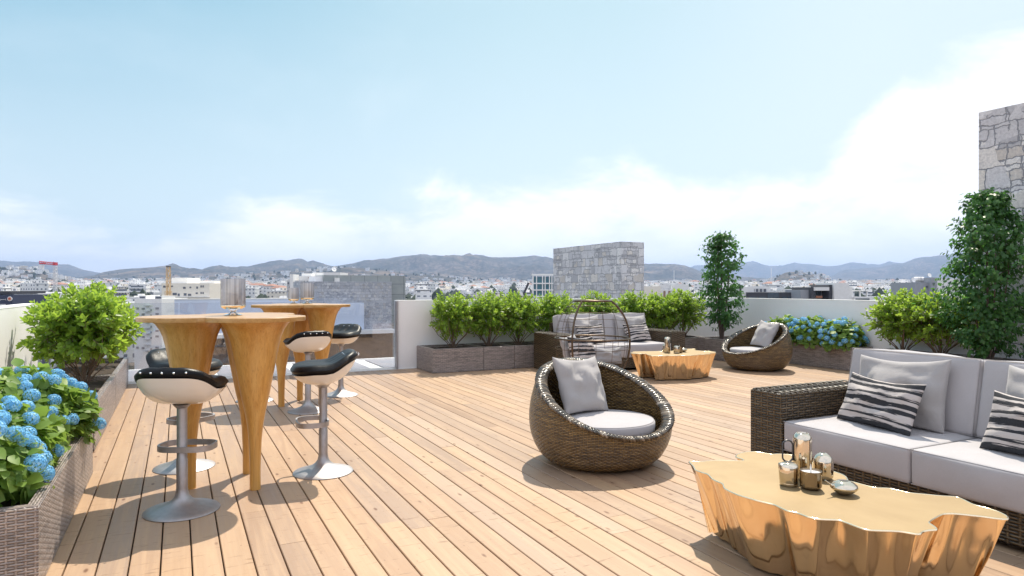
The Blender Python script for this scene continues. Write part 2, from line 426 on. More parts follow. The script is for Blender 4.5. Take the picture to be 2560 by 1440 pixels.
def make_stone(name, sc_, tint=1., blue=0.):
    m, t = material(name)
    uv = t.n('SeparateXYZ', {0: t.uv()})
    vec = t.n('CombineXYZ', {0: uv.outputs[0], 1: uv.outputs[1], 2: 0.}).outputs[0]
    wob = t.n('TexNoise', {'Vector': vec, 'Scale': 5. / sc_, 'Detail': 3, 'Roughness': .6}).outputs['Color']
    v = t.n('VectorMath', {0: vec, 1: t.n('VectorMath', {0: t.n('VectorMath', {0: wob, 1: (.5, .5, .5)}, operation='SUBTRACT'), 1: (.17 * sc_,) * 3}, operation='MULTIPLY')}, operation='ADD').outputs[0]
    def brick(w_, h_, off, sq, seed):
        b = t.n('TexBrick', {'Vector': t.n('Mapping', {'Vector': v, 'Location': (seed * .37, seed * .21, 0)}), 'Color1': (0, 0, 0, 1), 'Color2': (1, 1, 1, 1), 'Mortar': (.5, .5, .5, 1), 'Scale': 1., 'Mortar Size': .013 * sc_, 'Mortar Smooth': .35, 'Bias': 0., 'Brick Width': w_ * sc_, 'Row Height': h_ * sc_})
        b.offset = off; b.squash = sq; b.squash_frequency = 3; return b
    b1 = brick(.62, .40, .43, .62, 1.); b2 = brick(.34, .20, .57, 1.5, 2.)
    sel = t.noise(vec, 1.05 / sc_, 2, .5)
    sel = t.m('GREATER_THAN', sel, .515)
    mort = t.m('MAXIMUM', b1.outputs['Fac'], t.m('MULTIPLY', b2.outputs['Fac'], sel))
    idv = t.mix(sel, b1.outputs['Color'], b2.outputs['Color'])
    big = t.noise(vec, 3.2 / sc_, 6, .7, .4); fine = t.noise(vec, 22. / sc_, 5, .7)
    stv = t.noise(t.scale(vec, (16 / sc_, 3 / sc_, 1)), 1., 4, .6)
    idg = t.n('SeparateColor', {0: idv}).outputs[0]
    c = t.ramp(idg, [(0, (.25 * tint, .245 * tint, .25 * tint)), (.3, (.44 * tint, .43 * tint, .43 * tint)), (.55, (.36 * tint, .35 * tint, .355 * tint)), (.78, (.52 * tint, .505 * tint, .49 * tint)), (.93, (.44 * tint, .405 * tint, .355 * tint)), (1., (.34 * tint, .305 * tint, .265 * tint))])
    c = t.mix(t.maprange(big, .52, .74, 0, .65), c, (.20 * tint, .19 * tint, .19 * tint))
    c = t.mix(t.maprange(stv, .55, .75, 0, .4), c, (.55 * tint, .53 * tint, .51 * tint))
    c = t.mix(t.maprange(fine, .4, .7, 0, .5), c, (.13 * tint, .125 * tint, .125 * tint))
    c = t.mix(t.maprange(mort, .30, .85, 0, .85), c, (.10 * tint, .10 * tint, .105 * tint))
    if blue: c = t.mix(blue, c, (.30, .42, .62) if tint < 1.5 else (.62, .70, .86))
    h = t.m('SUBTRACT', t.m('ADD', t.m('MULTIPLY', big, .35), t.m('ADD', t.m('MULTIPLY', fine, .16), t.m('MULTIPLY', idg, .3))), t.m('MULTIPLY', mort, .9))
    t.out(pbsdf(t, col=c, rough=.85, nor=t.bump(h, .8, .03 * sc_), spec=.25)); return m
M_STONE = make_stone('rubble_stone', .74, 1.85, blue=.14)
M_STONE_T = make_stone('tower_stone', .62, 1.85, blue=.14)
M_STONE_F = make_stone('rubble_stone_small', .55, 1.48, blue=.22)

def make_glass(name, tint, refl=1., base=0., gc=(1, 1, 1), rough=0.):
    m, t = material(name)
    fr = t.n('Fresnel', {'IOR': 1.52}).outputs[0]
    f = t.m('ADD', t.m('MULTIPLY', fr, refl), base, clamp=True)
    tr = t.n('BsdfTransparent', {'Color': tint}); gl = t.n('BsdfGlossy', {'Color': gc, 'Roughness': rough})
    t.out(t.n('MixShader', {0: f, 1: tr, 2: gl})); return m
M_GLASS = make_glass('railing_glass', (.92, .94, .97), 2.0)
def make_silver_glass():
    m, t = material('silvered_glass')
    fr = t.n('Fresnel', {'IOR': 1.5}).outputs[0]
    st = t.noise(t.scale(t.obj(), (70, 70, .6)), 1., 2, .5)
    dk = t.mix(t.maprange(st, .35, .65), (.30, .31, .35), (.56, .57, .64))
    df = t.n('BsdfDiffuse', {'Color': dk}); tl = t.n('BsdfTranslucent', {'Color': dk}); body = t.n('MixShader', {0: .45, 1: df, 2: tl})
    tr = t.n('BsdfTransparent', {'Color': (.86, .86, .85, 1)})
    a = t.n('MixShader', {0: .62, 1: tr, 2: body})
    gl = t.n('BsdfGlossy', {'Color': (.92, .90, .92, 1), 'Roughness': .12})
    t.out(t.n('MixShader', {0: t.m('MULTIPLY', fr, .8, clamp=True), 1: a, 2: gl})); return m
M_GLASSH = make_silver_glass()
M_WINB = simple('window_glass', (.05, .075, .10), .08, spec=.9)
M_WINT = simple('teal_glass', (.06, .19, .23), .08, spec=.9)

# ------------------------------------------------------------------ terrain and hills
def vnoise(x, y, seed=0):
    xi = np.floor(x).astype(np.int64); yi = np.floor(y).astype(np.int64); fx = x - xi; fy = y - yi
    fx = fx * fx * (3 - 2 * fx); fy = fy * fy * (3 - 2 * fy)
    def hsh(a, b):
        n = (a * 374761393 + b * 668265263 + seed * 982451653) & 0x7fffffff
        n = ((n ^ (n >> 13)) * 1274126177) & 0x7fffffff
        return ((n ^ (n >> 16)) & 0xffff) / 65535.
    a = hsh(xi, yi); b = hsh(xi + 1, yi); c = hsh(xi, yi + 1); d = hsh(xi + 1, yi + 1)
    return (a * (1 - fx) + b * fx) * (1 - fy) + (c * (1 - fx) + d * fx) * fy
def fbm(x, y, oct=5, seed=0, ridge=False):
    s = 0; a = .5; f = 1.
    for k in range(oct):
        n = vnoise(x * f, y * f, seed + k)
        if ridge: n = 1 - np.abs(2 * n - 1)
        s = s + a * n; a *= .5; f *= 2.03
    return s
def ridge_prof(pts):
    A = np.array([YAW + math.atan((p[0] - 1280) / F_PX) for p in pts])
    K = np.array([(720 - p[1]) / math.hypot(F_PX, p[0] - 1280) for p in pts])   # tan of elevation
    return A, K
R_FARL = ridge_prof([(-900, 668), (-300, 655), (0, 652), (25, 655), (54, 656), (92, 657), (115, 658), (139, 660), (171, 662), (189, 668), (213, 676), (238, 682), (300, 690), (420, 715), (500, 740)])
R_MAIN = ridge_prof([(60, 735), (150, 705), (200, 694), (235, 689), (250, 683), (290, 675), (330, 672), (380, 670), (413, 668), (425, 663), (432, 660), (441, 663), (450, 668), (472, 671), (495, 673), (505, 675), (521, 669), (547, 665), (569, 668), (590, 669), (601, 666), (618, 667), (659, 660), (672, 656), (700, 652), (729, 650), (744, 646.5), (756, 648), (769, 655), (782, 651), (800, 658), (820, 664), (835, 666), (865, 661), (890, 659), (910, 654), (940, 651), (957, 649), (977, 647), (997, 644), (1030, 640), (1052, 635), (1067, 635), (1075, 639), (1102, 640), (1135, 637.5), (1152, 640), (1190, 637.5), (1207, 639), (1227, 642), (1280, 644), (1341, 642), (1357, 645), (1380, 647), (1480, 652), (1610, 660), (1680, 662), (1706, 665), (1725, 671), (1760, 684), (1850, 694), (1950, 700), (2060, 703), (2200, 704), (2350, 704), (2560, 700), (2900, 700), (3600, 706)])
R_BLUE = ridge_prof([(1560, 720), (1650, 690), (1727, 669), (1738, 664), (1790, 661), (1848, 660), (1867, 655), (1881, 653), (1891, 655), (1909, 662), (1924, 665), (1957, 664), (1972, 659), (1986, 656), (2001, 660), (2023, 660), (2045, 662), (2067, 666), (2095, 665), (2112, 660), (2132, 656), (2154, 657), (2169, 660), (2200, 661), (2210, 658), (2223, 653), (2237, 657), (2260, 658), (2400, 655), (2700, 650), (3600, 665)])
R_BLUE2 = ridge_prof([(2000, 720), (2040, 703), (2069, 692), (2099, 681), (2121, 675), (2154, 672), (2200, 668), (2240, 661), (2264, 656.5), (2282, 649), (2307, 644), (2336, 641), (2365, 639), (2420, 634), (2560, 628), (2900, 640), (3600, 660)])
R_KNOLL = ridge_prof([(1850, 722), (1905, 706), (1929, 699), (1946, 689), (1964, 681), (1975, 679), (1990, 680), (2012, 684), (2045, 688), (2060, 694), (2073, 702), (2110, 722)])
R_KNOLL2 = ridge_prof([(-700, 690), (-200, 676), (0, 671), (65, 669), (95, 670), (110, 677), (140, 692), (200, 704), (280, 722)])
R_FRONT = ridge_prof([(-400, 705), (300, 706), (470, 700), (540, 690), (620, 686), (700, 683), (760, 678), (800, 672), (860, 671), (930, 674), (1000, 682), (1100, 690), (1200, 700), (1400, 708), (1700, 710), (2600, 712)])
RIDGES = [(R_FARL, 8500, 2600, 1500), (R_MAIN, 5200, 1900, 1200), (R_BLUE, 10200, 2200, 1500), (R_BLUE2, 8200, 2300, 1800), (R_KNOLL, 2700, 420, 400), (R_KNOLL2, 2700, 520, 500), (R_FRONT, 3000, 800, 800)]
BASE_D = np.array([0, 250, 400, 600, 1000, 1500, 2500, 4000, 8000, 20000.]); BASE_Z = np.array([-24, -22, -17, -12, -6, 3, 20, 24, 30, 20.])
def terrain(x, y):
    x = np.asarray(x, float); y = np.asarray(y, float)
    d = np.hypot(x, y); a = np.arctan2(x, y)
    z = np.interp(d, BASE_D, BASE_Z)
    rough = (fbm(x / 420., y / 420., 6, 3, True) - .55)
    fine = fbm(x / 90., y / 90., 4, 9) - .5
    for (A, K), d0, wn, wf in RIDGES:
        k = np.interp(a, A, K, left=0, right=0)
        top = k * d0 + CAM_H
        q = np.where(d < d0, (d0 - d) / wn, (d - d0) / wf)
        s = np.clip(1 - q, 0, 1); prof = s * s * (3 - 2 * s)
        hill = (top - z) * prof
        body = np.clip(prof * (1 - prof) * 4, 0, 1)
        hill = hill + np.maximum(top - z, 0) * body * rough * .75
        z = np.maximum(z, z + hill)
    z = z + np.clip((d - 900) / 2500, 0, 1) * fine * 20
    return z
nA, nR = 1500, 190
aa = np.linspace(YAW - math.radians(75), YAW + math.radians(75), nA)
rr = np.concatenate([[45.], np.geomspace(60, 12000, nR - 1)])
AA, RR = np.meshgrid(aa, rr, indexing='ij')
TX, TY = np.sin(AA) * RR, np.cos(AA) * RR
TZ = terrain(TX, TY)
me = bpy.data.meshes.new('hills')
vv = np.stack([TX, TY, TZ], -1).reshape(-1, 3)
ii = np.arange(nA * nR).reshape(nA, nR)
q = np.stack([ii[:-1, :-1], ii[:-1, 1:], ii[1:, 1:], ii[1:, :-1]], -1).reshape(-1, 4)
me.from_pydata(vv.tolist(), [], q.tolist()); me.update(); me.shade_smooth()
m, t = material('hill_scrub'); o = t.obj()
n1 = t.noise(o, .0032, 8, .68, .3); n2 = t.noise(o, .009, 6, .7); n3 = t.noise(o, .05, 5, .75); n4 = t.noise(o, .0016, 4, .6)
c = t.mix(t.maprange(n1, .38, .62), (.185, .145, .128), (.10, .092, .08))
c = t.mix(t.maprange(n2, .44, .58, 0, .85), c, (.045, .048, .038))
c = t.mix(t.maprange(n3, .46, .55, 0, .88), c, (.014, .019, .015))
c = t.mix(t.m('MULTIPLY', t.maprange(n4, .5, .66), t.maprange(n2, .5, .35)), c, (.24, .175, .125))
t.out(pbsdf(t, col=c, rough=.95, spec=.1)); me.materials.append(m)
hills = bpy.data.objects.new('hills', me); C.objects.link(hills); tag(hills, kind='structure')
# the plain the town stands on reaches round behind the camera too
g = MB(); n = 64
g.add([(0, 0, -25.5)] + [(13000 * math.sin(2 * math.pi * k / n), 13000 * math.cos(2 * math.pi * k / n), -25.5) for k in range(n)], [(0, (k + 1) % n + 1, k + 1) for k in range(n)])
tag(g.build('ground', simple('dry_ground', (.13, .11, .085), .95, var=.4, scale=.01), smooth=0), kind='structure')

# ------------------------------------------------------------------ deck, ledge, parapets
BW, GAP = .1325, .0068
dk = MB(); tones = []
x = -1.66; k = 0
while x < 9.98:
    y = -3.2 - rnd.random() * 3.4
    while y < 10.44:
        L = rnd.choice((3.0, 3.6, 4.2)); y0, y1 = max(y, -3.2), min(y + L, 10.44)
        if y1 > -3.2 and y1 - y0 > .05:
            x0, x1 = x + GAP / 2, x + BW - GAP / 2; b = .003; z = rnd.uniform(-.0008, .0008)
            P = [(x0, y0, -.022), (x0, y0, z - b), (x0 + b, y0, z), (x1 - b, y0, z), (x1, y0, z - b), (x1, y0, -.022)]
            Q = [(p[0], y1 - .0015, p[2]) for p in P]
            dk.add(P + Q, [(i, i + 1, i + 7, i + 6) for i in range(5)] + [(5, 4, 3, 2, 1, 0), (6, 7, 8, 9, 10, 11)])
            tones += [rnd.random()] * 7
        y += L
    x += BW
deck = dk.build('deck', M_DECK, smooth=0); tag(deck, kind='structure')
at_ = deck.data.attributes.new('tone', 'FLOAT', 'FACE'); at_.data.foreach_set('value', tones)
jb = MB(); jb.box((4.2, 3.6, -.20), (11.9, 13.9, .34)); jb.box((4.2, 3.6, -12.4), (11.6, 13.8, 24.0))
tag(jb.build('roof_slab', simple('dark_underlay', (.035, .028, .022), .9), smooth=0), kind='structure')

pv = MB(); pv.box((2.2, 11.28, -.11), (8.2, 1.62, .22)); pv.box((2.2, 10.47, -.02), (8.2, .045, .05)); pv.box((2.2, 12.07, -.01), (8.2, .05, .06))
tag(pv.build('paving', M_WHITEF, smooth=0), kind='structure')
sp = None
for k, bx in enumerate((-1.95, -.70, .55, 1.75, 3.0)):
    b_ = MB(); b_.rbox((0, 0, 0), (1.03 if k != 3 else 1.02, 1.30, .012), r=.003, seg=1)
    o = b_.build('skylight_panel', M_TILEG, loc=(bx + .515, 11.26, .010), merge=1e-4)
    tag(o, ['grey skylight panel in the white ledge, half hidden by the shrub planter', 'grey skylight panel in the white ledge behind the bar stool nearest the shrubs',
            'grey skylight panel in the white ledge behind the nearer bar table', 'grey skylight panel in the white ledge behind the farther bar table',
            'grey skylight panel in the white ledge beside the end of the rear parapet'][k], 'skylight', 'skylight panels in the white ledge')

def wall(name, label, x0, x1, y0, y1, z1, mat=M_WHITE):
    b_ = MB(); b_.box(((x0 + x1) / 2, (y0 + y1) / 2, (z1 - .3) / 2), (x1 - x0, y1 - y0, z1 + .3))
    o = b_.build(name, mat, smooth=0); tag(o, label, 'wall')
    c_ = MB(); c_.box(((x0 + x1) / 2, (y0 + y1) / 2, z1 + .006), (x1 - x0 + .004, y1 - y0 + .004, .012))
    c_.build('coping', M_COPING, o, smooth=0); return o
wall('parapet_wall', 'white rear parapet wall behind the row of boxed shrubs, blue in shade', 3.17, 9.92, 10.46, 10.66, 1.09)
wall('parapet_wall', 'white parapet wall behind the far round wicker chair and small tree', 9.90, 10.10, 5.44, 10.45, 1.09)
wall('parapet_wall', 'sunlit white parapet wall behind the leafy shrub and hydrangeas', -1.76, -1.56, -3.3, 10.45, 1.09)

gr = thing('glass_railing', 'frameless clear glass railing on the white ledge behind the bar tables', 'railing', (0, 10.52, 0))
xs = [-1.55 + 1.575 * k for k in range(4)]
for a in xs[:3]:
    b_ = MB(); b_.box((a + .785, 0, .55), (1.562, .012, 1.085)); b_.build('glass_panel', M_GLASS, gr, smooth=0)
b_ = MB(); b_.box((.81, 0, .012), (4.72, .035, .03)); b_.build('base_channel', M_WHITEF, gr, smooth=0)
b_ = MB(); b_.box((3.152, -.035, .545), (.026, .10, 1.09)); b_.build('end_channel', M_STEEL, gr, smooth=0)

def stone_block(name, label, cx, cy_, sx_, sy_, z0, z1, mat, rz=0.):
    b_ = MB(); b_.box((0, 0, 0), (sx_, sy_, z1 - z0)); o = b_.build(name, mat, loc=(cx, cy_, (z0 + z1) / 2), rz=rz, smooth=0)
    return tag(o, label, 'stone wall')
stone_block('stone_wall', 'tall grey rubble stone wall behind the dark green tree', 10.75, 3.6, 1.7, 3.66, -1, 3.72, M_STONE)
k_ = 1.45; NX, NY = .719 * 11 * k_, 11 * k_
stone_block('stone_tower', 'low grey stone tower rising behind the rear parapet', NX + .56 * k_ / 2, NY + 2.7 * k_ / 2, .56 * k_, 2.7 * k_, -6, CAM_H + 116 / F_PX * (NX * SY + NY * CY), M_STONE_T)
# ------------------------------------------------------------------ wicker planters
def planter(label, x0, x1, y0, y1, group, h=.37):
    w_, d_ = x1 - x0, y1 - y0; tk = .045
    th = thing('wicker_planter', label, 'planter', ((x0 + x1) / 2, (y0 + y1) / 2, 0), 0, group)
    b = MB(); X, Y = w_ / 2, d_ / 2; uo = rnd.random() * 4
    ring = [(-X, -Y), (X, -Y), (X, Y), (-X, Y)]; r2 = [(-X + tk, -Y + tk), (X - tk, -Y + tk), (X - tk, Y - tk), (-X + tk, Y - tk)]
    u = uo
    for k in range(4):
        a, c = ring[k], ring[(k + 1) % 4]; L = math.dist(a, c)
        b.quad([(*a, .004), (*c, .004), (*c, h - .008), (*a, h - .008)], [(u, 0), (u + L, 0), (u + L, h), (u, h)])
        e = .008; s_ = lambda p: (p[0] - math.copysign(e, p[0]), p[1] - math.copysign(e, p[1]))
        b.quad([(*a, h - .008), (*c, h - .008), (*s_(c), h), (*s_(a), h)], [(u, h), (u + L, h), (u + L, h + .01), (u, h + .01)])
        i0, i1 = r2[k], r2[(k + 1) % 4]
        b.quad([(*s_(a), h), (*s_(c), h), (*i1, h), (*i0, h)], [(u, h + .01), (u + L, h + .01), (u + L, h + .05), (u, h + .05)])
        b.quad([(*i0, h), (*i1, h), (*i1, h - .2), (*i0, h - .2)], [(u, 0), (u + L, 0), (u + L, .2), (u, .2)])
        u += L
    b.build('box', M_PLANTER, th, smooth=0)
    s = MB(); n = 14; vs = []
    for i in range(n + 1):
        for j in range(n + 1):
            px, py = -X + tk + (w_ - 2 * tk) * i / n, -Y + tk + (d_ - 2 * tk) * j / n
            vs.append((px, py, h - .045 + .03 * mnoise.noise(Vector((px * 9 + x0, py * 9, 0)))))
    s.add(vs, [(i * (n + 1) + j, (i + 1) * (n + 1) + j, (i + 1) * (n + 1) + j + 1, i * (n + 1) + j + 1) for i in range(n) for j in range(n)])
    s.build('soil', M_SOIL, th)
    return th
GP = 'grey brown wicker planters'
planter('grey wicker planter in the foreground overflowing with blue hydrangeas', -1.28, -.53, 3.47, 5.53, GP)
planter('grey wicker planter holding the big leafy shrub beside the sunlit wall', -1.33, -.59, 6.27, 8.33, GP)
planter('grey wicker planter along the sunlit wall, the one touching the white ledge', -1.33, -.59, 8.36, 10.41, GP)
SHX = [3.95, 4.58, 5.13, 5.82, 6.71, 7.52, 8.11, 8.66]
edges = [3.47, 4.32, 4.86, 5.47, 6.27, 7.12, 7.82, 8.40]
nm = ['first wicker planter of the rear row, at the free end of the parapet', 'second wicker planter of the rear row from the parapet end', 'third wicker planter of the rear row, left of the far sofa',
      'wicker planter of the rear row behind the left arm of the far sofa', 'wicker planter of the rear row hidden behind the wire dome chair', 'wicker planter of the rear row behind the middle of the far sofa',
      'wicker planter of the rear row behind the right arm of the far sofa']
for k in range(7): planter(nm[k], edges[k] + .004, edges[k + 1] - .004, 9.67, 10.44, GP)
planter('small wicker planter between the far sofa and the dark tree box', 8.404, 9.0, 9.80, 10.44, GP)
planter('dark wicker planter at the corner holding the slim dark tree', 8.68, 9.45, 8.86, 9.66, GP, .385)
planter('long wicker planter full of blue hydrangeas behind the far round chair', 9.42, 9.86, 6.98, 8.82, GP)
planter('wicker planter behind the near sofa holding two light green shrubs', 9.30, 9.86, 5.48, 6.66, GP)
planter('wicker planter beside the tall stone wall holding the large dark tree', 9.05, 9.86, 4.45, 5.45, GP)

# ------------------------------------------------------------------ foliage
class Leaves:
    def __init__(s): s.V = []; s.F = []; s.T = []; s.n = 0
    def leaf(s, p, d, nrm, L, W, tone, fold=.18, droop=.12):
        d = d.normalized(); side = d.cross(nrm)
        if side.length < 1e-4: side = d.orthogonal()
        side.normalize(); up = side.cross(d)
        def P(a, b, c): return p + d * (a * L) + side * (b * W) + up * (c * L)
        s.V += [P(0, 0, 0), P(.36, -.5, fold * .5 - droop * .2), P(.36, .5, fold * .5 - droop * .2), P(.74, -.38, fold * .4 - droop * .6), P(.74, .38, fold * .4 - droop * .6), P(1, 0, -droop), P(.36, 0, -droop * .2), P(.74, 0, -droop * .6)]
        o = s.n
        s.F += [(o, o + 2, o + 6), (o, o + 6, o + 1), (o + 6, o + 2, o + 4, o + 7), (o + 1, o + 6, o + 7, o + 3), (o + 7, o + 4, o + 5), (o + 3, o + 7, o + 5)]
        s.T += [tone] * 6; s.n += 8
    def leafr(s, p, d, nrm, L, W, tone, fold=.14, droop=.16):     # broader leaf with a rounder outline
        d = d.normalized(); side = d.cross(nrm)
        if side.length < 1e-4: side = d.orthogonal()
        side.normalize(); up = side.cross(d)
        P = lambda a, b, c: p + d * (a * L) + side * (b * W) + up * (c * L)
        R4 = [(.12, .33), (.34, .5), (.60, .43), (.83, .22)]; o = s.n
        s.V.append(P(0, 0, 0))
        for a, w in R4: s.V += [P(a, -w, fold * w - droop * a * a), P(a, 0, -droop * a * a), P(a, w, fold * w - droop * a * a)]
        s.V.append(P(1, 0, -droop))
        s.F += [(o, o + 2, o + 1), (o, o + 3, o + 2)]
        for k in range(3):
            b = o + 1 + 3 * k; s.F += [(b, b + 1, b + 4, b + 3), (b + 1, b + 2, b + 5, b + 4)]
        s.F += [(o + 10, o + 11, o + 13), (o + 11, o + 12, o + 13)]
        s.T += [tone] * 10; s.n += 14
    def build(s, name, mat, parent):
        me = bpy.data.meshes.new(name); me.from_pydata([tuple(v) for v in s.V], [], s.F); me.materials.append(mat)
        a = me.attributes.new('tone', 'FLOAT', 'FACE'); a.data.foreach_set('value', s.T); me.update(); me.shade_smooth()
        o = bpy.data.objects.new(name, me); C.objects.link(o); o.parent = parent; return o
def rv(R, s=1.): return Vector((R.gauss(0, s), R.gauss(0, s), R.gauss(0, s)))

def shrub(name, label, group, loc, seed, H=.98, R_=.415, zc=.59, hz=.385, shoots=350, ll=.050, cat='shrub', size=1.):
    R = random.Random(seed); th = thing(name, label, cat, loc, R.random() * 6, group)
    L = Leaves(); W = MB()
    W.tube([(0, 0, 0), (.004, .006, .14), (-.006, .002, .30), (.01, -.01, .5)], [.017, .015, .012, .006], 8)
    for k in range(9):
        a = 2 * math.pi * k / 9 + R.uniform(-.25, .25); r1 = R.uniform(.20, .34)
        s0 = R.uniform(.02, .05)
        W.tube([(s0 * math.cos(a + .5), s0 * math.sin(a + .5), 0), (r1 * .30 * math.cos(a), r1 * .30 * math.sin(a), .10), (r1 * .72 * math.cos(a), r1 * .72 * math.sin(a), .22), (r1 * math.cos(a), r1 * math.sin(a), .36), (r1 * 1.03 * math.cos(a), r1 * 1.03 * math.sin(a), .52)], [.008, .0065, .005, .004, .002], 6)
    for k in range(shoots):
        # a shoot starts inside the crown and leans outwards and up
        u = R.random() ** .55; a = R.uniform(0, 2 * math.pi); c = R.uniform(-1, 1); sn = math.sqrt(1 - c * c)
        lob = 1 + .17 * math.sin(3 * a + seed) + .12 * math.sin(5 * a + 2 * seed)
        p = Vector((u * R_ * .78 * lob * sn * math.cos(a), u * R_ * .78 * lob * sn * math.sin(a), zc - .05 + u * hz * .66 * c))
        out = Vector((p.x, p.y, (p.z - zc) * .7))
        d = (out.normalized() * .8 + Vector((0, 0, .75)) + rv(R, .22)).normalized()
        if p.z < zc - .12: d = (out.normalized() + Vector((0, 0, .1 + R.uniform(-.3, .2))) + rv(R, .2)).normalized()
        n = R.randint(9, 13); ln = R.uniform(.10, .18)
        if p.z > zc + .10 and R.random() < .35: ln *= 1.12; d = (d + Vector((0, 0, .6))).normalized()
        tone0 = R.uniform(.1, .55); pts = []
        for i in range(n):
            f = i / (n - 1); q = p + d * (ln * f) + Vector((0, 0, -.02 * f * f)); pts.append(q)
            ang = i * 2.4 + R.random(); e1 = d.orthogonal().normalized(); e2 = d.cross(e1)
            ra = e1 * math.cos(ang) + e2 * math.sin(ang)
            ld = (ra * (1.0 - .55 * f) + d * (.35 + .8 * f) + Vector((0, 0, -.12)) + rv(R, .12)).normalized()
            s_ = ll * R.uniform(.8, 1.2) * (1 - .35 * max(0, f - .7) / .3)
            L.leaf(q, ld, d + rv(R, .25), s_ * 1.12, s_ * .62, min(1, max(0, tone0 + .4 * f + R.uniform(-.12, .12))))
        W.tube([pts[0], pts[n // 2], pts[-1]], [.0035, .0028, .0015], 4, cap=False)
    W.build('stems', M_BARK, th); L.build('foliage', M_LEAF, th); th.scale = (size,) * 3
    return th
PZ = .33
GS = 'round leafy shrubs in planters'
sv = [shrub('leafy_shrub', 'rear row shrub nearest the free end of the parapet, on thin bare stems', GS, (SHX[0], 10.05, PZ), 11),
      shrub('leafy_shrub', 'second shrub of the rear row, between the two planters left of the sofa', GS, (SHX[1], 10.05, PZ), 12),
      shrub('leafy_shrub', 'third shrub of the rear row, just left of the far sofa', GS, (SHX[2], 10.05, PZ), 13)]
for k, lb in ((3, 'shrub of the rear row rising behind the left arm of the far sofa'), (4, 'shrub seen through the top of the wire dome chair'), (5, 'shrub in front of the right half of the stone tower'), (6, 'shrub of the rear row behind the right end of the far sofa'), (7, 'last shrub of the rear row, next to the slim dark tree')):
    dup(sv[k % 3], (SHX[k], 10.05, PZ), k * 1.9, lb, scale=(1.0 if k != 7 else 1.04))
dup(sv[1], (9.58, 6.30, PZ), 2.2, 'light green shrub behind the near sofa, nearest the hydrangeas', scale=(1.2, 1.2, 1.04))
dup(sv[0], (9.58, 5.76, PZ), 4.0, 'light green shrub behind the near sofa, touching the large dark tree', scale=(1.2, 1.2, 1.04))
big = shrub('leafy_shrub', 'large bright green shrub just behind the foreground hydrangeas', GS, (-.84, 7.98, PZ), 21, R_=.49, zc=.61, hz=.385, shoots=400, ll=.068)
dup(sv[2], (-.93, 8.75, PZ), .4, 'green shrub along the sunlit wall, left of the nearer bar table', scale=1.12)
dup(sv[1], (-.93, 9.75, PZ), 3.4, 'green shrub at the far end of the sunlit wall, beside the glass railing', scale=1.1)

def tree(label, loc, seed, top, low, R_, n, stems=3):
    R = random.Random(seed); th = thing('potted_tree', label, 'tree', loc, 0, 'slim dark trees in planters')
    L = Leaves(); W = MB(); zc = (top + low) / 2; hz = (top - low) / 2; tips = []
    W.tube([(0, 0, 0), (.01, 0, .3), (0, .01, zc), (.0, 0, top * .95)], [.020, .017, .012, .003], 8)
    for k in range(5):
        a = 2 * math.pi * k / 5 + R.uniform(-.3, .3); e = R_ * R.uniform(.45, .65)
        W.tube([(.02 * math.cos(a), .02 * math.sin(a), 0), (.10 * e * 3 * math.cos(a), .10 * e * 3 * math.sin(a), low * .9), (e * .8 * math.cos(a), e * .8 * math.sin(a), zc), (e * .6 * math.cos(a), e * .6 * math.sin(a), top * .84)], [.013, .011, .007, .002], 6)
    trunk = W
    for k in range(n):
        f = R.random(); z = low + (top - low) * f
        # widest a third of the way up, narrowing to a pointed top
        prof = max(.05, 1 - ((f - .47) / .555) ** 2) ** .62 * (1 - .12 * f)
        a = R.uniform(0, 2 * math.pi)
        lob = 1 + .20 * math.sin(2 * a + 7 * f + seed) + .13 * math.sin(5 * a - 11 * f) + .5 * mnoise.noise(Vector((math.cos(a) * 1.6, math.sin(a) * 1.6, f * 5 + seed)))
        u = R.random() ** .42; rr_ = R_ * prof * lob * u
        if R.random() < .08: rr_ *= R.uniform(1.1, 1.35)
        p = Vector((rr_ * math.cos(a), rr_ * math.sin(a), z + .12 * math.sin(3 * a + seed)* (f < .2)))
        if mnoise.noise(p * 6.0 + Vector((seed, 0, 0))) < -.10 and u > .45: continue
        out = Vector((math.cos(a), math.sin(a), 0))
        tw = R.randint(3, 5); td = (out + Vector((0, 0, .25)) + rv(R, .35)).normalized()
        t0 = R.uniform(.05, .6)
        for i in range(tw):
            q = p + td * (.026 * i)
            ld = (td * .6 + rv(R, .45) + Vector((0, 0, -.65))).normalized()
            s_ = R.uniform(.042, .060)
            L.leaf(q, ld, out + Vector((0, 0, .7)) + rv(R, .3), s_ * 1.15, s_ * .72, min(1, max(0, t0 + R.uniform(-.15, .25))), .12, .2)
    for k in range(14):
        f = R.uniform(.1, .9); z = low + (top - low) * f; a = R.uniform(0, 6.28); r1 = R_ * .8 * max(.05, 1 - ((f - .47) / .555) ** 2) ** .62
        trunk.tube([(0, 0, z - .2), (r1 * .5 * math.cos(a), r1 * .5 * math.sin(a), z - .06), (r1 * math.cos(a), r1 * math.sin(a), z)], [.006, .004, .0015], 5)
    trunk.build('trunk', M_BARKT, th); L.build('crown', M_LEAFT, th); return th
tree('slim dark green tree standing in the corner of the parapet', (8.95, 9.33, PZ), 3, 1.95, .30, .36, 1600)
tree('large dark green tree in front of the tall stone wall', (9.32, 5.00, PZ), 8, 2.18, .18, .50, 2900)

